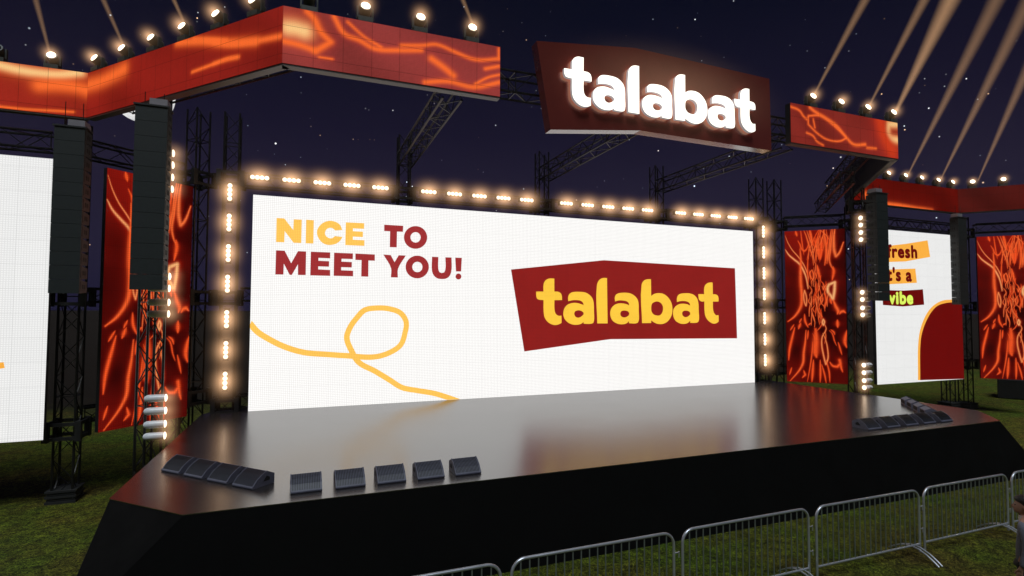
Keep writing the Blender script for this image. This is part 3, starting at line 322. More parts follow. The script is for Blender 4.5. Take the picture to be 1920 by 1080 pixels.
beam((-4.5, 14.8, 1.75), (-3.0, 16.15, 1.75), 'low truss beam behind the left fiery screen', .3)
beam((18.1, 16.3, 4.45), (19.6, 14.95, 4.45), 'middle truss beam behind the right fiery screen', .3)
beam((18.1, 16.3, 1.85), (19.6, 14.95, 1.85), 'low truss beam behind the right fiery screen', .3)
for x, lb in zip(MT, ['behind the left half of the upper fiery band', 'reaching forward to the lit sign, left of the two', 'reaching forward to the lit sign, right of the two']):
    beam((x, 16.3, 8.62), (x-.02, 10.75, 8.66), f'lattice truss arm {lb}', .4, group='truss arms reaching forward over the stage')
beam((-.2, 10.5, 8.83), (15.1, 10.5, 8.83), 'long truss beam behind the upper fiery band and the sign', .42, h=.44)
u1 = Vector((math.cos(R(-47.7)), math.sin(R(-47.7)), 0))
def offB(s, o, z): # point along band B from its left corner, o behind
    return Vector((-4.49, 14.5, 0)) + u1*s + Vector((-u1.y, u1.x, 0))*o + Vector((0, 0, z))
beam(offB(.2, .66, 8.85), offB(5.6, .66, 8.85), 'slanted truss beam behind the left fiery band', .36)
a, b = offB(.2, .66, 8.85), offB(5.6, .66, 8.85)
beam((mx_(b.x), b.y, b.z), (mx_(a.x), a.y, a.z), 'slanted truss beam behind the right fiery band, seen from below', .36)
beam((mx_(b.x)-.1, b.y+.5, 8.1), (mx_(a.x)-.2, a.y+.3, 8.1), 'lower slanted truss beam above the right speaker column', .36)
beam((-11, 15.1, 8.85), (-4.9, 15.1, 8.85), 'truss beam behind the far left fiery band', .36)
beam((20.2, 15.1, 8.85), (26.0, 15.1, 8.85), 'truss beam behind the low right fiery band', .36)

# ---------------------------------------------------------------- traced outlines
def catmull(pts, n=4, closed=True, sharp=48):
    P = [np.array(p, float) for p in pts]; L = len(P); T = []
    for i in range(L):
        a, b, c = P[i-1], P[i], P[(i+1) % L]
        if not closed and i in (0, L-1): T.append((P[1]-P[0])*.5 if i == 0 else (P[-1]-P[-2])*.5); continue
        v1, v2 = b-a, c-b; l1, l2 = np.linalg.norm(v1)+1e-9, np.linalg.norm(v2)+1e-9
        ang = math.degrees(math.acos(max(-1, min(1, float(v1@v2/(l1*l2))))))
        T.append(None if ang > sharp else (v1/l1+v2/l2)*.5)
    out = []
    for i in range(L if closed else L-1):
        a, b = P[i], P[(i+1) % L]; d = b-a; l = np.linalg.norm(d)
        ta = d if T[i] is None else T[i]*l*(1 if closed else 1/ (np.linalg.norm(T[i])+1e-9)); tb = d if T[(i+1) % L] is None else T[(i+1) % L]*l*(1 if closed else 1/(np.linalg.norm(T[(i+1) % L])+1e-9))
        if T[i] is None and T[(i+1) % L] is None: out.append(a); continue
        for k in range(n):
            t = k/n; out.append((2*t**3-3*t**2+1)*a+(t**3-2*t**2+t)*ta+(-2*t**3+3*t**2)*b+(t**3-t**2)*tb)
    if not closed: out.append(P[-1])
    return [tuple(map(float, p)) for p in out]
def flat(name, shapes, m, parent, y, depth=0., smooth=True, origin=(0, 0), bevel=0.):
    """fill closed outlines (x,z) in the plane Y=y; local to the parent; depth = half thickness"""
    cu = bpy.data.curves.new(name, 'CURVE'); cu.dimensions = '2D'; cu.fill_mode = 'BOTH'; cu.extrude = depth; cu.bevel_depth = bevel
    for c in shapes:
        p = catmull(c) if smooth else c
        sp = cu.splines.new('POLY'); sp.points.add(len(p)-1); sp.use_cyclic_u = True
        for q, (x, z) in zip(sp.points, p): q.co = (x-origin[0], z-origin[1], 0, 1)
    o = bpy.data.objects.new(name, cu); C.objects.link(o); bpy.context.view_layer.update()
    me = bpy.data.meshes.new_from_object(o.evaluated_get(bpy.context.evaluated_depsgraph_get()))
    bpy.data.objects.remove(o); bpy.data.curves.remove(cu)
    me.transform(Matrix.Translation((0, y, 0)) @ Matrix.Rotation(R(90), 4, 'X')); me.materials.clear()
    for q in (m if isinstance(m, (list, tuple)) else [m]): me.materials.append(q)
    o = bpy.data.objects.new(name, me); C.objects.link(o); o.parent = parent; return o
def words(name, text, x, z, size, sx, m, parent, y, off=.01, shear=0., rot=0.):
    cu = bpy.data.curves.new(name, 'FONT'); cu.body = text; cu.size = size; cu.fill_mode = 'BOTH'; cu.space_character = 1.12
    o = bpy.data.objects.new(name, cu); C.objects.link(o); bpy.context.view_layer.update()
    me0 = bpy.data.meshes.new_from_object(o.evaluated_get(bpy.context.evaluated_depsgraph_get()))
    bpy.data.objects.remove(o); bpy.data.curves.remove(cu); bm = bmesh.new()
    for k, (dx, dz) in enumerate(((0, 0), (1, 0), (-1, 0), (0, 1), (0, -1), (.7, .7), (-.7, .7), (.7, -.7), (-.7, -.7))):    # heavy weight
        m2 = me0.copy(); m2.transform(Matrix.Translation((x+dx*off, y-.0003*k, z+dz*off)) @ Matrix.Rotation(R(90), 4, 'X') @ Matrix.Rotation(rot, 4, 'Z') @ Matrix.Diagonal((sx, 1, 1, 1))); bm.from_mesh(m2); bpy.data.meshes.remove(m2)
    me = bpy.data.meshes.new(name); bm.to_mesh(me); bm.free(); me.materials.clear(); me.materials.append(m)
    o = bpy.data.objects.new(name, me); C.objects.link(o); o.parent = parent; return o

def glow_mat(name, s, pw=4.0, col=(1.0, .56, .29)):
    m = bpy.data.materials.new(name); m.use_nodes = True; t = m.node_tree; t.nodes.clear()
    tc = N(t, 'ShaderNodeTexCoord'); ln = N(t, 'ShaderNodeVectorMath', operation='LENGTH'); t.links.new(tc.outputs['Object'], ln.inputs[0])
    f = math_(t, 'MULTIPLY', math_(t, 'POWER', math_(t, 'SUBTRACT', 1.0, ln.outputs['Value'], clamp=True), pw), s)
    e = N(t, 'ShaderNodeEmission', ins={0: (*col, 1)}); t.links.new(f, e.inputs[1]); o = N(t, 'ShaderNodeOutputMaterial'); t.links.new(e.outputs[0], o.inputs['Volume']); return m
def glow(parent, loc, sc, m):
    o = MB().ball((0, 0, 0), 1.0, 16, 10).build('haze', m, parent); o.location = loc; o.scale = sc; o['kind'] = 'stuff'; return o  # lamp bloom shaped as a self-glowing ball, without scattering
M['glow_bar'] = glow_mat('painted_glow_bar', 6.5, 6.6); M['glow_sign'] = glow_mat('painted_glow_sign', .19, 2.0, (1.0, .62, .38)); M['glow_head'] = glow_mat('painted_glow_head', 8.0, 6.0); M['glow_par'] = glow_mat('painted_glow_par', 3.0, 4.0)

# ---------------------------------------------------------------- LED screens
M['led_white'] = led_mat('led_white', (1.0, .985, .965), 1.10, pitch=.048, depth=.22, seam=.06, var=0.0)
M['led_white2'] = led_mat('led_white_side', (.93, .93, .92), .98, depth=.14, seam=.10, var=.02)
M['led_yellow'] = led_mat('led_yellow', (1.0, .56, .10), 1.2, depth=.22, seam=0)
M['led_orange'] = led_mat('led_orange', (1.0, .45, .06), 1.08, depth=.15, seam=0)
M['led_red'] = led_mat('led_red', (.30, .016, .014), 1.0, depth=.2, seam=0)
M['led_maroon'] = led_mat('led_maroon', (.40, .036, .038), 1.0, depth=.2, seam=0)
M['led_wine'] = led_mat('led_wine', (.155, .0035, .003), 1.0, depth=.15, seam=0)
M['led_logo'] = led_mat('led_logo', (1.0, .60, .055), 1.12, depth=.15, seam=0)
M['led_lime'] = led_mat('led_lime', (.80, 1.0, .13), 1.0, depth=.1, seam=0)
M['fire'] = led_mat('led_fire', None, 1.0, depth=.22, seam=.25)
M['band'] = led_mat('led_band', None, 1.0, pitch=.03, depth=.08, seam=.38, var=.10)

def panel_frame(parent, W, z0, z1, d=.10):
    MB().box((0, .004, z0), (W, d, z1)).build('cabinet', M['frame'], parent)
SY = 16.04
ms = thing('main_screen', (-1.23, SY, 0), 'huge white main screen with a greeting and a logo at the back of the stage', 'video screen')
MB().box((0, 0, 1.402), (17.42, .003, 7.18)).build('display', M['led_white'], ms)
panel_frame(ms, 17.42, 1.402, 7.18)
og = (-1.23, 0)
flat('greeting_word', [c for L in D['nice'] for c in L], M['led_yellow'], ms, -.004, origin=og)['label'] = 'yellow word NICE'
flat('greeting_text', [c for L in D['meet'] for c in L], M['led_maroon'], ms, -.004, origin=og)['label'] = 'maroon words TO MEET YOU!'
lb = flat('logo_board', [D['board']], M['led_red'], ms, -.004, origin=og, smooth=False)
flat('logo_lettering', [c for L in D['logo'] for c in L], M['led_logo'], lb, -.008, origin=og)['label'] = 'yellow lettering of the logo'
def ribbon(pts, w, zmin):
    p = catmull(pts, 6, closed=False); n = len(p); P = np.array(p); T = np.gradient(P, axis=0); T /= np.linalg.norm(T, axis=1)[:, None]; Nn = np.c_[-T[:, 1], T[:, 0]]
    g = MB(); a = P+Nn*w/2; b = P-Nn*w/2
    vs = [(max(x+1.23, .0), -.004, max(z, zmin)) for x, z in a]+[(max(x+1.23, .0), -.0041, max(z, zmin)) for x, z in b]
    g.add(vs, [(k, k+1, n+k+1, n+k) for k in range(n-1)]); return g
ribbon(D['squig'], .155, 1.405).build('looping_line', M['led_yellow'], ms)

def fire_colors(strokes, W, z0, z1, bgf, nu, nv, glow=3.0, tap=False, colmap=None):
    us = np.linspace(0, W, nu+1); vs = np.linspace(z0, z1, nv+1); U, V = np.meshgrid(us, vs)
    col = bgf(U, V)
    def dist(p, taper):
        P = np.array(p); d = np.full(U.shape, 1e9); sb = np.zeros(U.shape); n = len(P)-1
        for i, (a, b) in enumerate(zip(P[:-1], P[1:])):
            ab = b-a; L = ab@ab+1e-12; t = np.clip(((U-a[0])*ab[0]+(V-a[1])*ab[1])/L, 0, 1)
            e = (U-a[0]-t*ab[0])**2+(V-a[1]-t*ab[1])**2; q = e < d; d = np.where(q, e, d); sb = np.where(q, (i+t)/n, sb)
        f = 1.0 if not taper else .28+.95*np.sin(np.pi*np.clip(sb, .02, .98))**.8
        return np.sqrt(d)/f
    for p, w, l in strokes:
        d = dist(catmull(p, 4, closed=False) if len(p) > 2 else p, tap and abs(p[0][0]-p[-1][0])+abs(p[0][1]-p[-1][1]) > .05)
        core, halo = colmap(l)
        k = np.exp(-(d/(w*.95))**2)[..., None]; h = np.exp(-(d/(w*glow))**1.4)[..., None]
        col = np.maximum(col, halo*h+col*(1-h)); col = col*(1-k)+core*k
    return col
def grid_panel(name, W, z0, z1, nu, nv, col, m, parent=None):
    us = np.linspace(0, W, nu+1); vs = np.linspace(z0, z1, nv+1)
    verts = [(float(u), 0.0, float(v)) for v in vs for u in us]; n = nu+1
    faces = [(j*n+i, j*n+i+1, (j+1)*n+i+1, (j+1)*n+i) for j in range(nv) for i in range(nu)]
    me = bpy.data.meshes.new(name); me.from_pydata(verts, [], faces)
    at = me.color_attributes.new('Col', 'FLOAT_COLOR', 'POINT')
    at.data.foreach_set('color', np.c_[col.reshape(-1, 3), np.ones(len(verts))].astype(np.float32).ravel())
    me.materials.append(m); o = bpy.data.objects.new(name, me); C.objects.link(o)
    if parent is not None: o.parent = parent
    return o
def cmap_fire(l):
    l = (l-.42)/.58; l = max(0, min(1, l))
    return np.array((1.0, .085+.40*l**1.6, .016+.17*l**2)), np.array((.42, .013, .004))*(.7+.6*l)
def bg_fire(U, V):
    q = np.clip((V-5.0)/2.2, 0, 1)*np.clip(1.25-U/1.7, 0, 1) + .45*np.clip((2.7-V)/1.3, 0, 1)*np.clip(1.2-U/1.8, 0, 1)
    w = .5+.5*np.sin(U*3.1+V*1.7+np.sin(V*2.3)*1.5); q = np.clip(q*.85+.20*w, 0, 1)[..., None]
    return np.array((.026, .0010, .0010))*(1-q)+np.array((.27, .008, .004))*q
st = list(D['fire'])
rng = np.random.RandomState(3)
for k in range(60):      # the dense tangle in the middle
    cu = 1.06+rng.randn()*.15; cv = 4.62+rng.randn()*.62; L = .10+.22*rng.rand()
    a = rng.randn()*.35; st.append([[[cu+a*.1+rng.randn()*.02, cv+L], [cu+rng.randn()*.03, cv], [cu-a*.1+rng.randn()*.03, cv-L]], (.0065+.005*rng.rand()), .44+.28*rng.rand()])
for k in range(22):
    cu = 1.05+rng.randn()*.22; cv = 6.35+rng.rand()*.8; L = .2+.3*rng.rand(); a = rng.randn()*.12
    st.append([[[cu+a, cv+L], [cu+a*.3+rng.randn()*.02, cv], [cu-a*.2, cv-L]], .008+.008*rng.rand(), .44+.2*rng.rand()])
fcol = fire_colors(st, 2.0, 1.42, 7.21, bg_fire, 150, 430, 1.9, tap=True, colmap=cmap_fire)
def fire_screen(x, y, rz, label):
    t = thing('fiery_screen', (x, y, 0), label, 'video screen', 'tall fiery red LED screens', rz); return t
fs = fire_screen(-4.02, 14.31, R(45), 'tall red LED screen with glowing veins left of the stage, behind the speaker column')
grid_panel('display', 2.02, 1.42, 7.21, 150, 430, fcol, M['fire'], fs); panel_frame(fs, 2.02, 1.42, 7.21, .12)
dup(fs, (17.5, 15.75, 0), R(-45), 'tall red LED screen with glowing veins just right of the main screen')
dup(fs, (25.93, 13.83, 0), R(-45), 'tall red LED screen cut off by the right edge of the photo')

wr = thing('side_screen', (19.9, 13.9, 0), 'white side screen with orange and maroon text strips on the right', 'video screen', 'white side screens')
MB().box((0, 0, 1.42), (5.07, .003, 7.21)).build('display', M['led_white2'], wr); panel_frame(wr, 5.07, 1.42, 7.21, .12)
ow = (19.9, 0)
def clampw(p): return [(min(max(x, 19.91), 24.965), max(z, 1.425)) for x, z in p]
f1 = flat('text_strip', [clampw(D['w_fresh'])], M['led_orange'], wr, -.004, origin=ow, smooth=False)
f2 = flat('text_strip', [clampw(D['w_its'])], M['led_orange'], wr, -.004, origin=ow, smooth=False)
f3 = flat('text_strip', [clampw(D['w_vibe'])], M['led_wine'], wr, -.004, origin=ow, smooth=False); f3['label'] = 'maroon strip with a lime word'
words('lettering', 'fresh', 20.60-19.9, 6.17, .66, 1.16, M['led_wine'], f1, -.008, .034, rot=R(1.5))
words('lettering', "it's a", 20.36-19.9, 5.30, .66, 1.12, M['led_wine'], f2, -.008, .034)
words('lettering', 'vibe', 20.64-19.9, 4.42, .64, 1.16, M['led_lime'], f3, -.008, .034, rot=R(.5))
po = flat('curved_outline', [clampw(catmull(D['w_orange'][:7], 5, closed=False)+[(24.965, 1.425), (24.965, D['w_orange'][0][1])])], M['led_orange'], wr, -.004, origin=ow, smooth=False)
flat('curved_patch', [clampw(catmull(D['w_red'][:8], 5, closed=False)+[(24.965, 1.425), (24.965, D['w_red'][0][1])])], M['led_wine'], po, -.008, origin=ow, smooth=False)
wl = thing('side_screen', (-9.9, 13.9, 0), 'plain white side screen cut off by the left edge of the photo', 'video screen', 'white side screens')
MB().box((0, 0, 1.42), (5.07, .003, 7.21)).build('display', M['led_white2'], wl); panel_frame(wl, 5.07, 1.42, 7.21, .12)
flat('orange_mark', [[(x, z) for x, z in D['wl']]], M['led_orange'], wl, -.004, origin=(-9.9, 0), smooth=False)

# ---------------------------------------------------------------- the fiery LED bands overhead
Z0, Z1 = 8.331, 9.335
def cmap_band(l): return {'o': (np.array((1.0, .155, .028)), np.array((.42, .030, .010))), 'l': (np.array((1.0, .60, .24)), np.array((.9, .12, .024))), 'r': (np.array((.62, .045, .012)), np.array((.4, .02, .008)))}[l]
def band(key, loc, rz, W, bgc, label, x0=0.0, bg2=None, holder=None, dark=M['under']):
    t = thing('led_band', (*loc, 0), label, 'LED band', 'fiery LED bands above the stage', rz)
    nu, nv = int(W/.03), 34
    def bgf(U, V):
        q = (U/W)[..., None] if bg2 is not None else 0
        c = np.array(bgc)*(1-q)+(np.array(bg2)*q if bg2 is not None else 0)
        n = .86+.14*np.sin(U*2.1+V*3+np.sin(U*.9)*2)[..., None]+.10*(np.random.rand(*U.shape)[..., None]-.5)
        return np.broadcast_to(c, U.shape+(3,))*n
    sts = [[[[p[0]-x0, p[1]] for p in s[0]], s[1], s[2]] for s in D.get(key, [])]
    col = fire_colors(sts, W, Z0, Z1, bgf, nu, nv, 1.45, colmap=cmap_band)
    grid_panel('display', W, Z0, Z1, nu, nv, col, M['band'], t)
    MB().box((0, .004, Z0+.004), (W, .16, Z1-.004)).build('casing', M['frame'], t)
    MB().box((.0, .01, Z0-.035), (W, .17, Z0)).build('bottom_trim', dark, t)
    return t
LB = 5.6+.53
LB = (Vector((-.368, 9.975))-Vector((-4.49, 14.5))).length
band('bA', (-10.2, 14.5), 0, 5.71, (.30, .014, .008), 'orange red LED band at the top left corner', x0=-5.71, bg2=(.36, .024, .013))
band('bB', (-4.49, 14.5), math.atan2(9.975-14.5, -.368+4.49), LB, (.30, .015, .009), 'slanting fiery LED band rising from the top left corner', bg2=(.26, .015, .010))
band('bC', (-.368, 9.975), 0, 3.98, (.31, .045, .040), 'pinkish fiery LED band to the left of the lit sign')
band('bD', (11.35, 9.975), 0, 3.98, (.24, .024, .017), 'short fiery LED band to the right of the lit sign')
band('bX', (15.33, 9.975), math.atan2(4.525, 4.122), LB, (.26, .016, .011), 'LED band running away from us at the right, its dark back showing')
band('bE', (19.45, 14.5), 0, 6.55, (.12, .004, .002), 'low dark red LED band on the right with a glowing lower edge')
band('bF', (26.0, 14.5), R(-47.7), 5.5, (.085, .008, .006), 'dim red LED band at the right edge of the photo')

# ---------------------------------------------------------------- the sign
sg = thing('hanging_sign', (7.5, 9.8, 0), 'big dark red angular sign with glowing white letters hung above the stage', 'sign')
sb = [tuple(p) for p in D['signboard']]
g = MB(); n = 6; g.add([(x, 9.8, z) for x, z in sb]+[(x, 10.06, z) for x, z in sb], [tuple(range(n)), tuple(range(2*n-1, n-1, -1))]+[(k, n+k, n+(k+1) % n, (k+1) % n) for k in range(n)])
g.build('board', M['sign'], sg, world=True)
glow(sg, (-.05, -.25, 8.85), (3.5, .75, 1.25), M['glow_sign'])  # added glow volume standing in for bloom around the letters
Af = np.array(D['aff'])
for L, ch in zip(D['logo'], 'talabat'):
    shp = []
    for c in L:
        q = np.c_[np.array(c), np.ones(len(c))] @ Af; shp.append([(float(x)-.045, float(z)-.05) for x, z in q])
    o = flat('letter', shp, [M['lside'], M['lface'], M['lback']], sg, -.095, depth=.035, origin=(7.5, 0)); o['label'] = f'glowing white letter {ch}'
    for p in o.data.polygons:
        p.use_smooth = False; p.material_index = 1 if p.normal.y < -.9 else (2 if p.normal.y > .9 else 0)

# light bars
def lamp_light(t, loc, rot, W, ang, col=(1.0, .66, .38)):
    ld = bpy.data.lights.new('lamp_light', 'SPOT'); ld.energy = W; ld.color = col; ld.spot_size = R(ang); ld.spot_blend = .6; ld.shadow_soft_size = .07
    lo = bpy.data.objects.new('lamp_light', ld); C.objects.link(lo); lo.parent = t; lo.location = loc; lo.rotation_euler = rot; return lo
HEAD_W = 150.0
def bar_proto(vert):
    t = thing('light_bar', (0, 0, 0), '', 'light bar', 'warm light bars round the main screen')
    f = (lambda s, y, q: (q, y, s)) if vert else (lambda s, y, q: (s, y, q))
    g = MB(); a, b = f(-.27, .03, -.065), f(.27, .13, .065); g.box(a, b)
    for s in (-.27, .27): 
        a, b = f(s-.01, .0, -.075), f(s+.01, .05, .075); g.box(a, b)
    g.box((-.03, .13, -.03), (.03, .2, .03)); g.build('housing', M['lampbody'], t)
    for k in range(4):
        c = f((k-1.5)*.118, .012, 0); MB().ball(c, .057, 12, 8, (1, .55, 1)).build('lamp', M['bulb'], t, smooth=True)
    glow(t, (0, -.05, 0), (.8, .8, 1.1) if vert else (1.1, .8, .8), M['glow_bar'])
    return t
hb = bar_proto(False); vb = bar_proto(True); first = {0: hb, 1: vb}; used = set()
def put(kind, proto, loc, rz, label):
    if kind not in used:
        used.add(kind); proto.location = loc; proto.rotation_euler = (0, 0, rz); proto['label'] = label; return proto
    return dup(proto, loc, rz, label)
k = 0
for b_ in range(4):
    for j in range(5):
        x = -1.79+4.627*b_+2.31+(j-2)*.80; k += 1
        put('h', hb, (x, 16.02, 7.655), 0, f'warm light bar above the screen, {ORD[j]} from the left in the {["leftmost", "second", "third", "rightmost"][b_]} truss span')
for sx, side in ((-1.79, 'left'), (16.72, 'right')):
    for j, z in enumerate((7.20, 6.39, 5.58, 4.77, 3.84, 3.03, 2.23)):
        put('v', vb, (sx, 16.02, z), 0, f'upright warm light bar in the {side} column, {ORD[j]} from the top')

# ---------------------------------------------------------------- moving heads on top of the bands
def head_proto(lit=True):
    t = thing('stage_light', (0, 0, 0), '', 'stage light', 'stage lights standing on the LED bands')
    MB().box((-.13, -.11, 0), (.13, .11, .09)).build('base', M['lampbody'], t)
    g = MB(); g.box((-.15, -.035, .09), (-.12, .035, .30)); g.box((.12, -.035, .09), (.15, .035, .30)); g.box((-.15, -.035, .085), (.15, .035, .105)); g.build('yoke', M['lampbody'], t)
    g = MB(); g.path([(0, .14, .17), (0, .10, .19), (0, -.06, .265), (0, -.10, .285)], [.05, .095, .112, .112], 12); h = g.build('head', M['lampbody'], t, smooth=30)
    MB().path([(0, -.098, .284), (0, -.118, .294), (0, -.128, .299)], [.082, .078, .045], 12).build('lens', M['headlens'] if lit else M['port'], h, smooth=True)
    if lit:
        lamp_light(t, (0, -.2, .32), (R(-62), 0, 0), HEAD_W, 76, (1.0, .76, .52))
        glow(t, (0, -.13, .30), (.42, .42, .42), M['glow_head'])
    return t
hd = head_proto(); TOPZ = 9.337
def at_band(x, y): return (x, y, TOPZ)
k = 0
for x, y in ((-4.27, 14.34), (-3.57, 13.57), (-2.88, 12.82), (-2.20, 12.07), (-1.52, 11.32), (-.84, 10.57)):
    put('m', hd, at_band(x+.02, y+.03), R(-47.7), f'lit stage light on the slanting left band, {ORD[k]} from its left end'); k += 1
put('m', hd, at_band(-5.16, 14.6), 0, 'bright stage light on the band at the top left corner')
for j, x in enumerate((1.01, 2.02, 3.04)): put('m', hd, at_band(x, 10.08), 0, f'bright stage light on the pinkish band, {ORD[j]} from the left')
for j, x in enumerate((12.15, 13.16, 14.18, 15.2)): put('m', hd, at_band(x, 10.08), 0, f'stage light on the short band right of the sign, {ORD[j]} from the left')
for j, x in enumerate((21.7, 22.71, 23.7, 24.75, 25.7)): put('m', hd, at_band(x, 14.6), 0, f'stage light on the low right band, {ORD[j]} from the left')
for j, (x, y) in enumerate(((26.49, 14.22), (27.17, 13.48))): put('m', hd, at_band(x-.02, y), R(-47.7), f'stage light at the right edge of the photo, {ORD[j]} from the left')
ho = head_proto(False); ho['label'] = 'unlit stage light on the corner where the slanting band meets the pinkish band'; ho.location = at_band(.05, 10.1)
dup(ho, at_band(-6.1, 14.6), 0, 'unlit stage light cut off by the left edge of the photo')

# ---------------------------------------------------------------- tube spotlights on the two side towers
def par_proto():
    t = thing('tube_spotlight', (0, 0, 0), '', 'spotlight', 'white tube spotlights on the side towers')
    b = MB(); b.path([(-.36, 0, 0), (-.345, 0, 0), (-.31, 0, 0), (-.25, 0, 0), (-.1, 0, 0), (.0, 0, 0)], [.022, .05, .068, .074, .074, .07], 14); o = b.build('body', M['white'], t, smooth=40)
    MB().path([(-.0, 0, 0), (.006, 0, 0), (.02, 0, 0), (.03, 0, 0)], [.072, .074, .064, .035], 14).build('lens', M['parlens'], o, smooth=True)
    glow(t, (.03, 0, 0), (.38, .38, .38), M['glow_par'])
    g = MB(); g.tube((-.16, .04, 0), (-.16, .2, 0), .012, 6); g.box((-.2, .03, -.02), (-.12, .055, .02)); g.build('bracket', M['plate'], t)
    return t
pr = par_proto()
ZP = [(7.24, 7.0, 6.75, 6.51), (4.75, 4.51, 4.23, 4.0), (2.34, 2.09, 1.83, 1.60)]
for side, x, rz in (('left', -2.45, 0), ('right', 17.41, math.pi)):
    for gi, zs in enumerate(ZP):
        for j, z in enumerate(zs):
            o = put('p', pr, (x, 12.6, z), rz, f'white tube spotlight on the {side} side tower, {ORD[j]} down in the {["top", "middle", "bottom"][gi]} cluster of four')

# ---------------------------------------------------------------- line array speakers
def array(x, y, ztop, zbot, w, d, label, n=12, sgn=1, tp=.028):
    t = thing('speaker_column', (x, y, zbot), label, 'speaker column', 'hanging black speaker columns')
    h = (ztop-zbot)/n
    for k in range(n):
        g = MB(); z0 = k*h+.003; z1 = (k+1)*h-.003
        ys = [0, d*.18, d]; 
        g.prism([(0, z0), (d*.18, z0), (d, z0+tp), (d, z1-tp), (d*.18, z1), (0, z1)], 0, w)
        o = g.build('cabinet', M['cab'], t)
        g = MB(); xs_ = w if sgn > 0 else 0
        for q in (0, 1):
            yy = d*(.38+.24*q); g.box((xs_-.004, yy, (z0+z1)/2-.045), (xs_+.004, yy+d*.14, (z0+z1)/2+.045))
        g.box((xs_-.004, d*.1, z0+.03), (xs_+.004, d*.14, z1-.03)); g.build('handle', M['port'], o)
    g = MB(); g.box((-.03, -.02, ztop-zbot), (w+.03, d*.9, ztop-zbot+.03)); g.build('fly_frame', M['cabdark'], t)
    g = MB(); g.prism([(.02, ztop-zbot+.035), (.02, ztop-zbot+.16), (d*.75, ztop-zbot+.17), (d*.9, ztop-zbot+.10), (d*.9, ztop-zbot+.035)], w*.42 if sgn > 0 else w*.02, w*.98 if sgn > 0 else w*.58); g.build('hoist_box', M['amp'], t)
    g = MB()
    for q in (.2, .8): g.tube((w*q, d*.5, ztop-zbot+.1), (w*q, d*.5, 8.31-zbot), .008, 5)
    g.build('chain', M['truss'], t)
    return t
array(-2.98, 12.05, 7.98, 4.46, .53, .42, 'tall black speaker column hanging in front of the left fiery screen')
array(mx_(-2.45)+.0, 12.05, 7.98, 4.46, .53, .36, 'tall black speaker column covering the left part of the right white screen', sgn=-1)
array(-4.62, 13.25, 7.74, 4.40, .5, .42, 'dark speaker column beside the left white screen')
array(23.82, 13.3, 7.80, 4.40, .52, .30, 'dark speaker column over the right edge of the right white screen', sgn=-1, tp=0.002)

# ---------------------------------------------------------------- floor wedges
def wedge_proto(w=.44):
    t = thing('floor_monitor', (0, 0, 0), '', 'floor monitor', 'black wedge floor monitors on the stage')
    prof = [(0, .0), (0, .02), (.08, .105), (.17, .165), (.27, .210), (.40, .15), (.40, 0)]
    c = MB().prism(prof, 0, w).build('cabinet', M['wedge'], t)
    g = MB(); n = 17                     # grille of thin upright slats standing proud of the sloping face
    sl = [(.012, .040), (.08, .113), (.17, .173), (.255, .212)]
    for i in range(3):
        a, b = sl[i], sl[i+1]; nn = Vector((0, -(b[1]-a[1]), b[0]-a[0])).normalized()
        for k in range(n):
            x0 = .02+(w-.04)*k/n; x1 = x0+(w-.04)/n*.5
            q = [Vector((x0, a[0], a[1])), Vector((x1, a[0], a[1])), Vector((x1, b[0], b[1])), Vector((x0, b[0], b[1]))]
            g.add(q+[v-nn*.012 for v in q], [(0, 1, 2, 3), (0, 4, 5, 1), (1, 5, 6, 2), (2, 6, 7, 3), (3, 7, 4, 0)])
    g.build('grille', M['grille'], t)
    g = MB()
    for a, b in zip(sl[:-1], sl[1:]):
        nn = Vector((0, -(b[1]-a[1]), b[0]-a[0])).normalized()*.004
        q = [Vector((.02, a[0], a[1]))-nn*2+nn*.6, Vector((w-.02, a[0], a[1]))-nn*2+nn*.6, Vector((w-.02, b[0], b[1]))-nn*2+nn*.6, Vector((.02, b[0], b[1]))-nn*2+nn*.6]
        g.add(q+[v-nn for v in q], [(0, 1, 2, 3), (7, 6, 5, 4)])
    for x in (0, w-.016): g.prism([(.0, .022), (.08, .118), (.17, .179), (.262, .219), (.27, .211), (.17, .166), (.08, .106)], x, x+.016)
    g.prism([(-.006, .010), (-.006, .026), (.012, .042), (.016, .030)], 0, w); g.build('grille_frame', M['wedge'], t)
    for x in (-.003, w+.003):
        g = MB(); g.add([(x, .19, .07), (x, .31, .07), (x, .31, .115), (x, .25, .145)], [(0, 1, 2, 3)]); g.add([(x-.002, .19, .07), (x-.002, .31, .07), (x-.002, .31, .115), (x-.002, .25, .145)], [(3, 2, 1, 0)]); g.build('handle', M['port'], t)
    MB().box((.05, .399, .04), (w-.05, .404, .13)).build('rear_panel', M['port'], t)
    return t
wp = wedge_proto()
for j, x in enumerate((-.08, .55, 1.17, 1.79, 2.41)):
    put('w', wp, (x, 8.67, 1.403), R(1.5), f'wedge floor monitor in the near row at the stage front, {ORD[j]} from the left')
for j, x in enumerate((12.13, 12.77, 13.42, 14.06, 14.70)):
    put('w', wp, (x, 8.70, 1.403), 0, f'wedge floor monitor in the right front row, {ORD[j]} from the left')
ang = math.atan2(-.36, .31)
for j in range(4):
    q = (-2.07+.395*j, 10.66-.405*j*1.04)
    put('w', wp, (q[0]-.03, q[1], 1.403), ang+R(3), f'wedge floor monitor in the slanting left row, {ORD[j]} from the back')
for j in range(4):
    q = (mx_(-2.07+.395*j), 10.66-.405*j*1.04); a = -ang-R(3); e = (q[0]-.44*math.cos(a), q[1]-.44*math.sin(a))
    put('w', wp, (e[0]-.1, e[1], 1.403), a, f'wedge monitor seen from behind in the slanting right row, {ORD[j]} from the back')

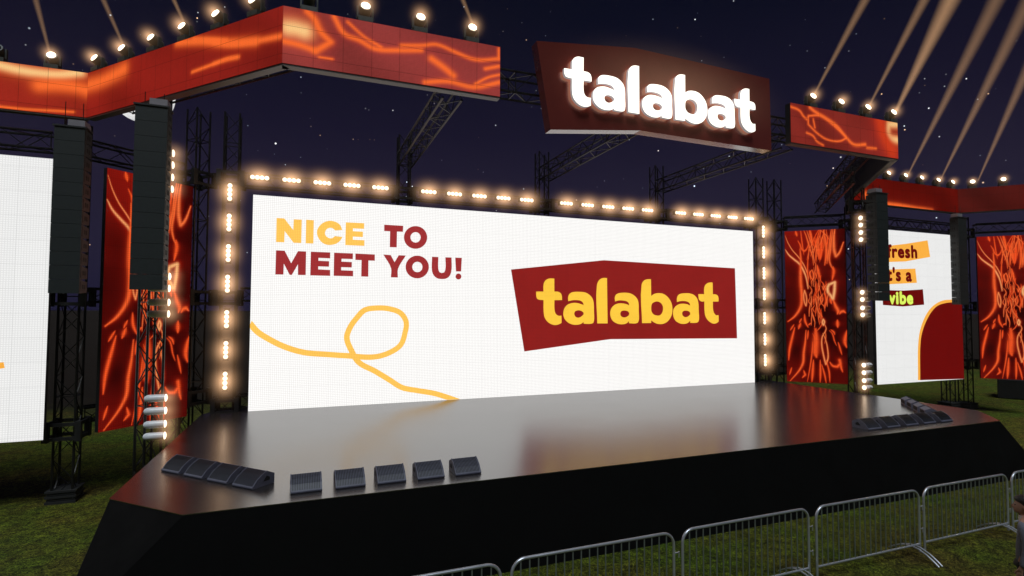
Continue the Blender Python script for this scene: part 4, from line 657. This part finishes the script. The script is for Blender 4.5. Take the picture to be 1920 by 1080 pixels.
# ---------------------------------------------------------------- crowd barriers
def barrier_proto():
    t = thing('crowd_barrier', (0, 0, 0), '', 'crowd barrier', 'steel crowd barriers in front of the stage')
    W = 2.36; r = .17; z0 = .20; z1 = 1.10; pts = [(0, 0, .07), (0, 0, .5), (0, 0, z1-r)]
    for k in range(1, 7): a = R(15*k); pts.append((r-r*math.cos(a), 0, z1-r+r*math.sin(a)))
    for k in range(0, 7): a = R(90-15*k); pts.append((W-r+r*math.cos(a), 0, z1-r+r*math.sin(a)))
    pts += [(W, 0, .5), (W, 0, .07)]
    MB().path(pts, .0195, 10).build('frame', M['galv'], t, smooth=40)
    g = MB().tube((.02, 0, z0), (W-.02, 0, z0), .0165, 10); g.build('bottom_rail', M['galv'], t, smooth=40)
    g = MB()
    for k in range(19):
        x = W*(k+1)/20; zt = z1 if r < x < W-r else z1-r+math.sqrt(max(0, r*r-(r-min(x, W-x))**2)); g.tube((x, 0, z0+.01), (x, 0, zt-.012), .009, 6)
    g.build('bars', M['galvdark'], t, smooth=40)
    for dx in (-.10, -.18):
        for s in (-1, 1):
            MB().path([(W+dx, s*.015, .185), (W+dx, s*.10, .175), (W+dx, s*.22, .13), (W+dx, s*.33, .065), (W+dx, s*.40, .014)], .0135, 8).build('foot', M['galv'], t, smooth=40)
    for z in (.45, .82):
        g = MB(); g.path([(W+.018, 0, z), (W+.055, -.01, z), (W+.085, 0, z+.01), (W+.085, 0, z-.07)], .008, 6); g.build('hook', M['galv'], t, smooth=40)
    return t
bp_ = barrier_proto()
bl = ['cut off at the bottom left', 'nearest full one at the bottom centre', 'second one in from the left at the bottom', 'in the middle of the visible row', 'just left of the person', 'behind the person at the right edge']
for j in range(6):
    put('b', bp_, (-.08+2.507*j, 6.2, 0), R(.35*(j % 3-1)), f'steel crowd barrier on the grass, {bl[j]}')

# ---------------------------------------------------------------- black box at the far right
bx = thing('black_crate', (31.2, 15.95, 0), 'dark box standing on the grass below the far right fiery screen', 'crate', rz=R(-62))
g = MB(); g.box((0, 0, .04), (2.4, 1.5, .86)); g.build('body', M['plate'], bx)
g = MB(); g.box((-.01, -.01, .86), (2.41, 1.51, .90)); g.build('lid', M['rubber'], bx)
g = MB()
for a in (.1, 2.2):
    for b in (.1, 1.3): g.box((a, b, 0), (a+.12, b+.12, .04))
g.build('foot', M['rubber'], bx)

# ---------------------------------------------------------------- moon
def moon():
    m = bpy.data.materials.new('moon_glow'); m.use_nodes = True; t = m.node_tree; t.nodes.clear()
    tc = N(t, 'ShaderNodeTexCoord'); nz = N(t, 'ShaderNodeTexNoise', ins={'Scale': 2.4, 'Detail': 8.0, 'Roughness': .65}); t.links.new(tc.outputs['Generated'], nz.inputs['Vector'])
    c = ramp(t, nz.outputs[0], [(.35, (.38, .38, .40)), (.52, (.72, .72, .72)), (.68, (.95, .94, .92))])
    e = N(t, 'ShaderNodeEmission', ins={1: 1.0}); t.links.new(c, e.inputs[0]); o = N(t, 'ShaderNodeOutputMaterial'); t.links.new(e.outputs[0], o.inputs[0])
    g = MB(); g.ball((0, 0, 0), 1, 48, 24); o = g.build('moon', m, smooth=True); Ld = 1200
    o.location = (-.21959*Ld, .92408*Ld, .31282*Ld+4.1); o.scale = (.0405*Ld,)*3
    tag(o, 'pale full moon half hidden behind the left speaker column', 'moon')
moon()
# ---------------------------------------------------------------- the spectator at the right edge
def skin_mesh(name, nodes, edges, m, parent, sub=1):
    me = bpy.data.meshes.new(name+'_sk'); me.from_pydata([n[:3] for n in nodes], edges, [])
    o = bpy.data.objects.new(name+'_sk', me); C.objects.link(o); o.modifiers.new('s', 'SKIN')
    sv = me.skin_vertices[0].data if me.skin_vertices else None
    if sv is None:
        bm = bmesh.new(); bm.from_mesh(me); bm.verts.layers.skin.verify(); bm.to_mesh(me); bm.free(); sv = me.skin_vertices[0].data
    for i, n in enumerate(nodes):
        r = n[3]; sv[i].radius = r if isinstance(r, tuple) else (r, r); sv[i].use_root = (i == 0)
    sd = o.modifiers.new('d', 'SUBSURF'); sd.levels = sub+1; sd.render_levels = sub+1
    bpy.context.view_layer.update()
    r = bpy.data.meshes.new_from_object(o.evaluated_get(bpy.context.evaluated_depsgraph_get()))
    bpy.data.objects.remove(o); r.materials.clear(); r.materials.append(m)
    for p in r.polygons: p.use_smooth = True
    ob = bpy.data.objects.new(name, r); C.objects.link(ob); ob.parent = parent; return ob
def person(x, y, rz):
    sk = mat('skin', (.38, .20, .14), .5, noise=.1, nscale=30); hr = mat('hair', (.012, .010, .010), .45, noise=.4, nscale=60, bump=.5)
    jk = mat('blazer_wool', (.13, .14, .18), .8, noise=.25, nscale=60, bump=.2); tr = mat('trouser_wool', (.02, .02, .025), .8, noise=.2); sh = mat('shirt_cotton', (.55, .50, .48), .7); sl = mat('shoe_leather', (.015, .012, .010), .35)
    t = thing('person', (x, y, 0), 'dark-haired person in a grey-blue blazer facing the stage at the right edge', 'person', rz=rz)
    t.scale = (.97, .97, .97)
    # faces +y in local space; one connected skeleton with fingers
    nd = [(0, 0, .95, (.14, .10)), (0, .0, 1.12, (.12, .09)), (0, -.01, 1.30, (.15, .10)), (0, -.02, 1.43, (.11, .075)), (0, -.005, 1.50, (.052, .055)), (0, .005, 1.55, (.05, .055))]; ed = [(0, 1), (1, 2), (2, 3), (3, 4), (4, 5)]
    for s in (-1, 1):
        b = len(nd); nd += [(s*.17, -.02, 1.42, .055), (s*.215, -.03, 1.15, .042), (s*.225, .03, .90, .030), (s*.225, .05, .845, (.02, .034)), (s*.222, .06, .795, (.016, .036))]
        ed += [(3, b), (b, b+1), (b+1, b+2), (b+2, b+3), (b+3, b+4)]
        for k in range(4):
            f = len(nd); dy = .03-.02*k; L = (.072, .08, .075, .06)[k]
            nd += [(s*.222, .06+dy, .77, .009), (s*.218, .062+dy, .77-L*.5, .0085), (s*.208, .064+dy, .77-L, .007)]; ed += [(b+4, f), (f, f+1), (f+1, f+2)]
        f = len(nd); nd += [(s*.214, .09, .82, .0105), (s*.207, .108, .785, .009)]; ed += [(b+3, f), (f, f+1)]
        b = len(nd); nd += [(s*.10, 0, .88, .085), (s*.11, .01, .50, .055), (s*.115, -.02, .10, .037), (s*.12, .05, .04, .035), (s*.125, .14, .03, .028)]
        ed += [(0, b), (b, b+1), (b+1, b+2), (b+2, b+3), (b+3, b+4)]
    body = skin_mesh('body', nd, ed, sk, t, 1)
    # head: rings from chin to crown, merged into the body mesh
    prof = [(1.525, .045, .055, -.005), (1.535, .050, .075, .02), (1.55, .058, .092, .022), (1.575, .064, .098, .014), (1.60, .070, .100, .008), (1.63, .074, .102, .002), (1.66, .076, .103, -.002), (1.69, .075, .102, -.005), (1.715, .068, .094, -.008), (1.735, .052, .075, -.012), (1.748, .025, .040, -.014)]
    rings = []; n = 24
    for z, rx, ry, cy in prof:
        ring = []
        for k in range(n):
            a = 2*math.pi*k/n; px, py = rx*math.cos(a), cy+ry*math.sin(a); fr = max(0, math.sin(a))**10
            if 1.59 < z < 1.64: py += .030*fr*(1-(z-1.60)/.05) if z >= 1.60 else 0
            if abs(z-1.575) < .003: py += .006*fr
            if abs(z-1.66) < .01: py += .006*fr
            if abs(z-1.535) < .003: py += .006*fr
            ring.append((px, py, z))
        rings.append(ring)
    h = MB(); h.loft(rings)
    for s in (-1, 1): h.ball((s*.078, -.005, 1.625), .03, 8, 6, (.35, .65, 1.05))
    h.path([(0, .103, 1.655), (0, .112, 1.635), (0, .126, 1.612), (0, .118, 1.602)], [.007, .010, .014, .009], 8)
    hd_ = h.build('head_tmp', sk, t, smooth=True)
    bm = bmesh.new(); bm.from_mesh(body.data); bm.from_mesh(hd_.data); bm.to_mesh(body.data); bm.free()
    for p in body.data.polygons: p.use_smooth = True
    bpy.data.objects.remove(hd_)
    e = MB()
    for s in (-1, 1): e.ball((s*.030, .094, 1.642), .011, 8, 6)
    e.build('eyes', mat('eye_dark', (.05, .03, .02), .2), t, smooth=True)
    g = MB(); rr = []
    for z, rx, ry, cy, fr in ((1.60, .078, .070, -.045, 0), (1.64, .081, .085, -.032, 0), (1.675, .083, .100, -.018, .2), (1.70, .083, .110, -.006, 1), (1.725, .080, .112, -.002, 1), (1.75, .070, .098, -.004, 1), (1.768, .050, .070, -.006, 1), (1.777, .02, .03, -.01, 1)):
        rr.append([(rx*math.cos(2*math.pi*k/20), cy+ry*math.sin(2*math.pi*k/20)+random.uniform(-.002, .002), z+random.uniform(-.003, .003)) for k in range(20)])
    g.loft(rr); g.build('hair', hr, t, smooth=True)
    g = MB(); g.loft([[(rx*math.cos(2*math.pi*k/18), cy+ry*math.sin(2*math.pi*k/18), z) for k in range(18)] for z, rx, ry, cy in ((1.40, .10, .075, -.01), (1.455, .072, .070, .0), (1.50, .060, .066, .003), (1.51, .058, .063, .004))], cap=False); g.build('shirt_collar', sh, t, smooth=True)
    nd = [(0, 0, .86, (.175, .125)), (0, 0, 1.0, (.165, .12)), (0, .0, 1.15, (.148, .112)), (0, -.01, 1.32, (.175, .125)), (0, -.02, 1.425, (.16, .105)), (0, -.015, 1.475, (.10, .09))]; ed = [(0, 1), (1, 2), (2, 3), (3, 4), (4, 5)]
    for s in (-1, 1):
        b = len(nd); nd += [(s*.18, -.02, 1.40, .075), (s*.222, -.03, 1.14, .058), (s*.23, .028, .875, .045)]; ed += [(4, b), (b, b+1), (b+1, b+2)]
    skin_mesh('blazer', nd, ed, jk, t, 1)
    nd = [(0, 0, .95, (.15, .11))]; ed = []
    for s in (-1, 1):
        b = len(nd); nd += [(s*.10, 0, .86, .10), (s*.112, .01, .50, .075), (s*.118, -.015, .09, .062)]; ed += [(0, b), (b, b+1), (b+1, b+2)]
    skin_mesh('trousers', nd, ed, tr, t, 1)
    for s in (-1, 1):
        g = MB(); g.loft([[(s*.12+rx*math.cos(2*math.pi*k/14), cy+ry*math.sin(2*math.pi*k/14), z) for k in range(14)] for z, rx, ry, cy in ((0, .045, .135, .06), (.03, .047, .138, .06), (.06, .044, .12, .045), (.09, .042, .07, .0), (.11, .04, .05, -.01))]); g.build('shoe', sl, t, smooth=40)
person(8.83, 4.26, R(22))
BEAMS = [((12.15, 9.95, 9.65), [13.543, 9.55, 12.207], 'thin light beam rising from the first lamp right of the sign'), ((14.18, 9.95, 9.65), [15.91, 9.55, 12.718], 'light beam rising from the third lamp right of the sign'), ((15.25, 9.95, 9.65), [17.051, 9.55, 12.964], 'wide light beam just beyond the short band right of the sign, broadest of all'), ((22.71, 14.4, 9.65), [28.173, 14.0, 17.781], 'light beam above the low right band, leftmost of its three'), ((24.75, 14.4, 9.65), [30.452, 14.0, 18.026], 'light beam above the low right band, middle of its three'), ((26.49, 14.0, 9.65), [29.277, 13.6, 14.47], 'light beam near the right edge of the photo'), ((-5.16, 14.4, 9.65), [-5.28, 14.0, 10.554], 'short light beam at the top left corner'), ((-3.57, 13.4, 9.65), [-3.816, 13.0, 10.328], 'short light beam above the slanting left band, left of two'), ((-2.2, 11.9, 9.65), [-2.295, 11.5, 9.843], 'short light beam above the slanting left band, right of two'), ((3.04, 9.95, 9.65), [2.716, 9.55, 9.868], 'short light beam above the right end of the pinkish band')]
# ---------------------------------------------------------------- beams of light
def beams():
    m = bpy.data.materials.new('beam_light'); m.use_nodes = True; t = m.node_tree; t.nodes.clear()
    tc = N(t, 'ShaderNodeTexCoord'); s = N(t, 'ShaderNodeSeparateXYZ'); t.links.new(tc.outputs['Object'], s.inputs[0])
    r = math_(t, 'ADD', .035, math_(t, 'MULTIPLY', s.outputs[2], .036))
    rr = math_(t, 'SQRT', math_(t, 'ADD', math_(t, 'POWER', s.outputs[0], 2.0), math_(t, 'POWER', s.outputs[1], 2.0)))
    prof = math_(t, 'SUBTRACT', 1.0, math_(t, 'DIVIDE', rr, r), clamp=True)
    fade = math_(t, 'SUBTRACT', 1.0, math_(t, 'DIVIDE', s.outputs[2], 26.0), clamp=True)
    st = math_(t, 'MULTIPLY', math_(t, 'DIVIDE', math_(t, 'MULTIPLY', prof, BEAM), r), fade)
    e = N(t, 'ShaderNodeEmission', ins={0: (1.0, .56, .26, 1)}); t.links.new(st, e.inputs[1])
    o = N(t, 'ShaderNodeOutputMaterial'); t.links.new(e.outputs[0], o.inputs['Volume'])
    L = 14.0; g = MB(); g.tube((0, 0, 0), (0, 0, L), .035, 20, .035+.036*L); me = None
    for i, (p, q, lb) in enumerate(BEAMS):
        p = Vector(p); d = (Vector(q)-p).normalized()
        if me is None: ob = g.build('light_beam', m); me = ob.data
        else: ob = bpy.data.objects.new('light_beam', me); C.objects.link(ob)
        ob.location = p; ob.rotation_mode = 'QUATERNION'; ob.rotation_quaternion = d.to_track_quat('Z', 'Y')
        
        if i == 2: ob.scale = (1.7, 1.7, 1)
        tag(ob, lb, 'light beam', 'slanting light beams in the night sky')
BEAM = .15
beams()
# ---------------------------------------------------------------- air
def haze():
    m = bpy.data.materials.new('thin_stage_haze'); m.use_nodes = True; t = m.node_tree; t.nodes.clear()
    v = N(t, 'ShaderNodeVolumePrincipled'); v.inputs['Color'].default_value = (.9, .88, .86, 1); v.inputs['Density'].default_value = HAZE; v.inputs['Anisotropy'].default_value = .25
    o = N(t, 'ShaderNodeOutputMaterial'); t.links.new(v.outputs[0], o.inputs['Volume'])
    b = MB().box((-60, -12, -1), (90, 80, 26)).build('haze', m); tag(b, 'thin warm haze in the air around the lamps', 'haze', kind='stuff')
HAZE = .00025
haze()
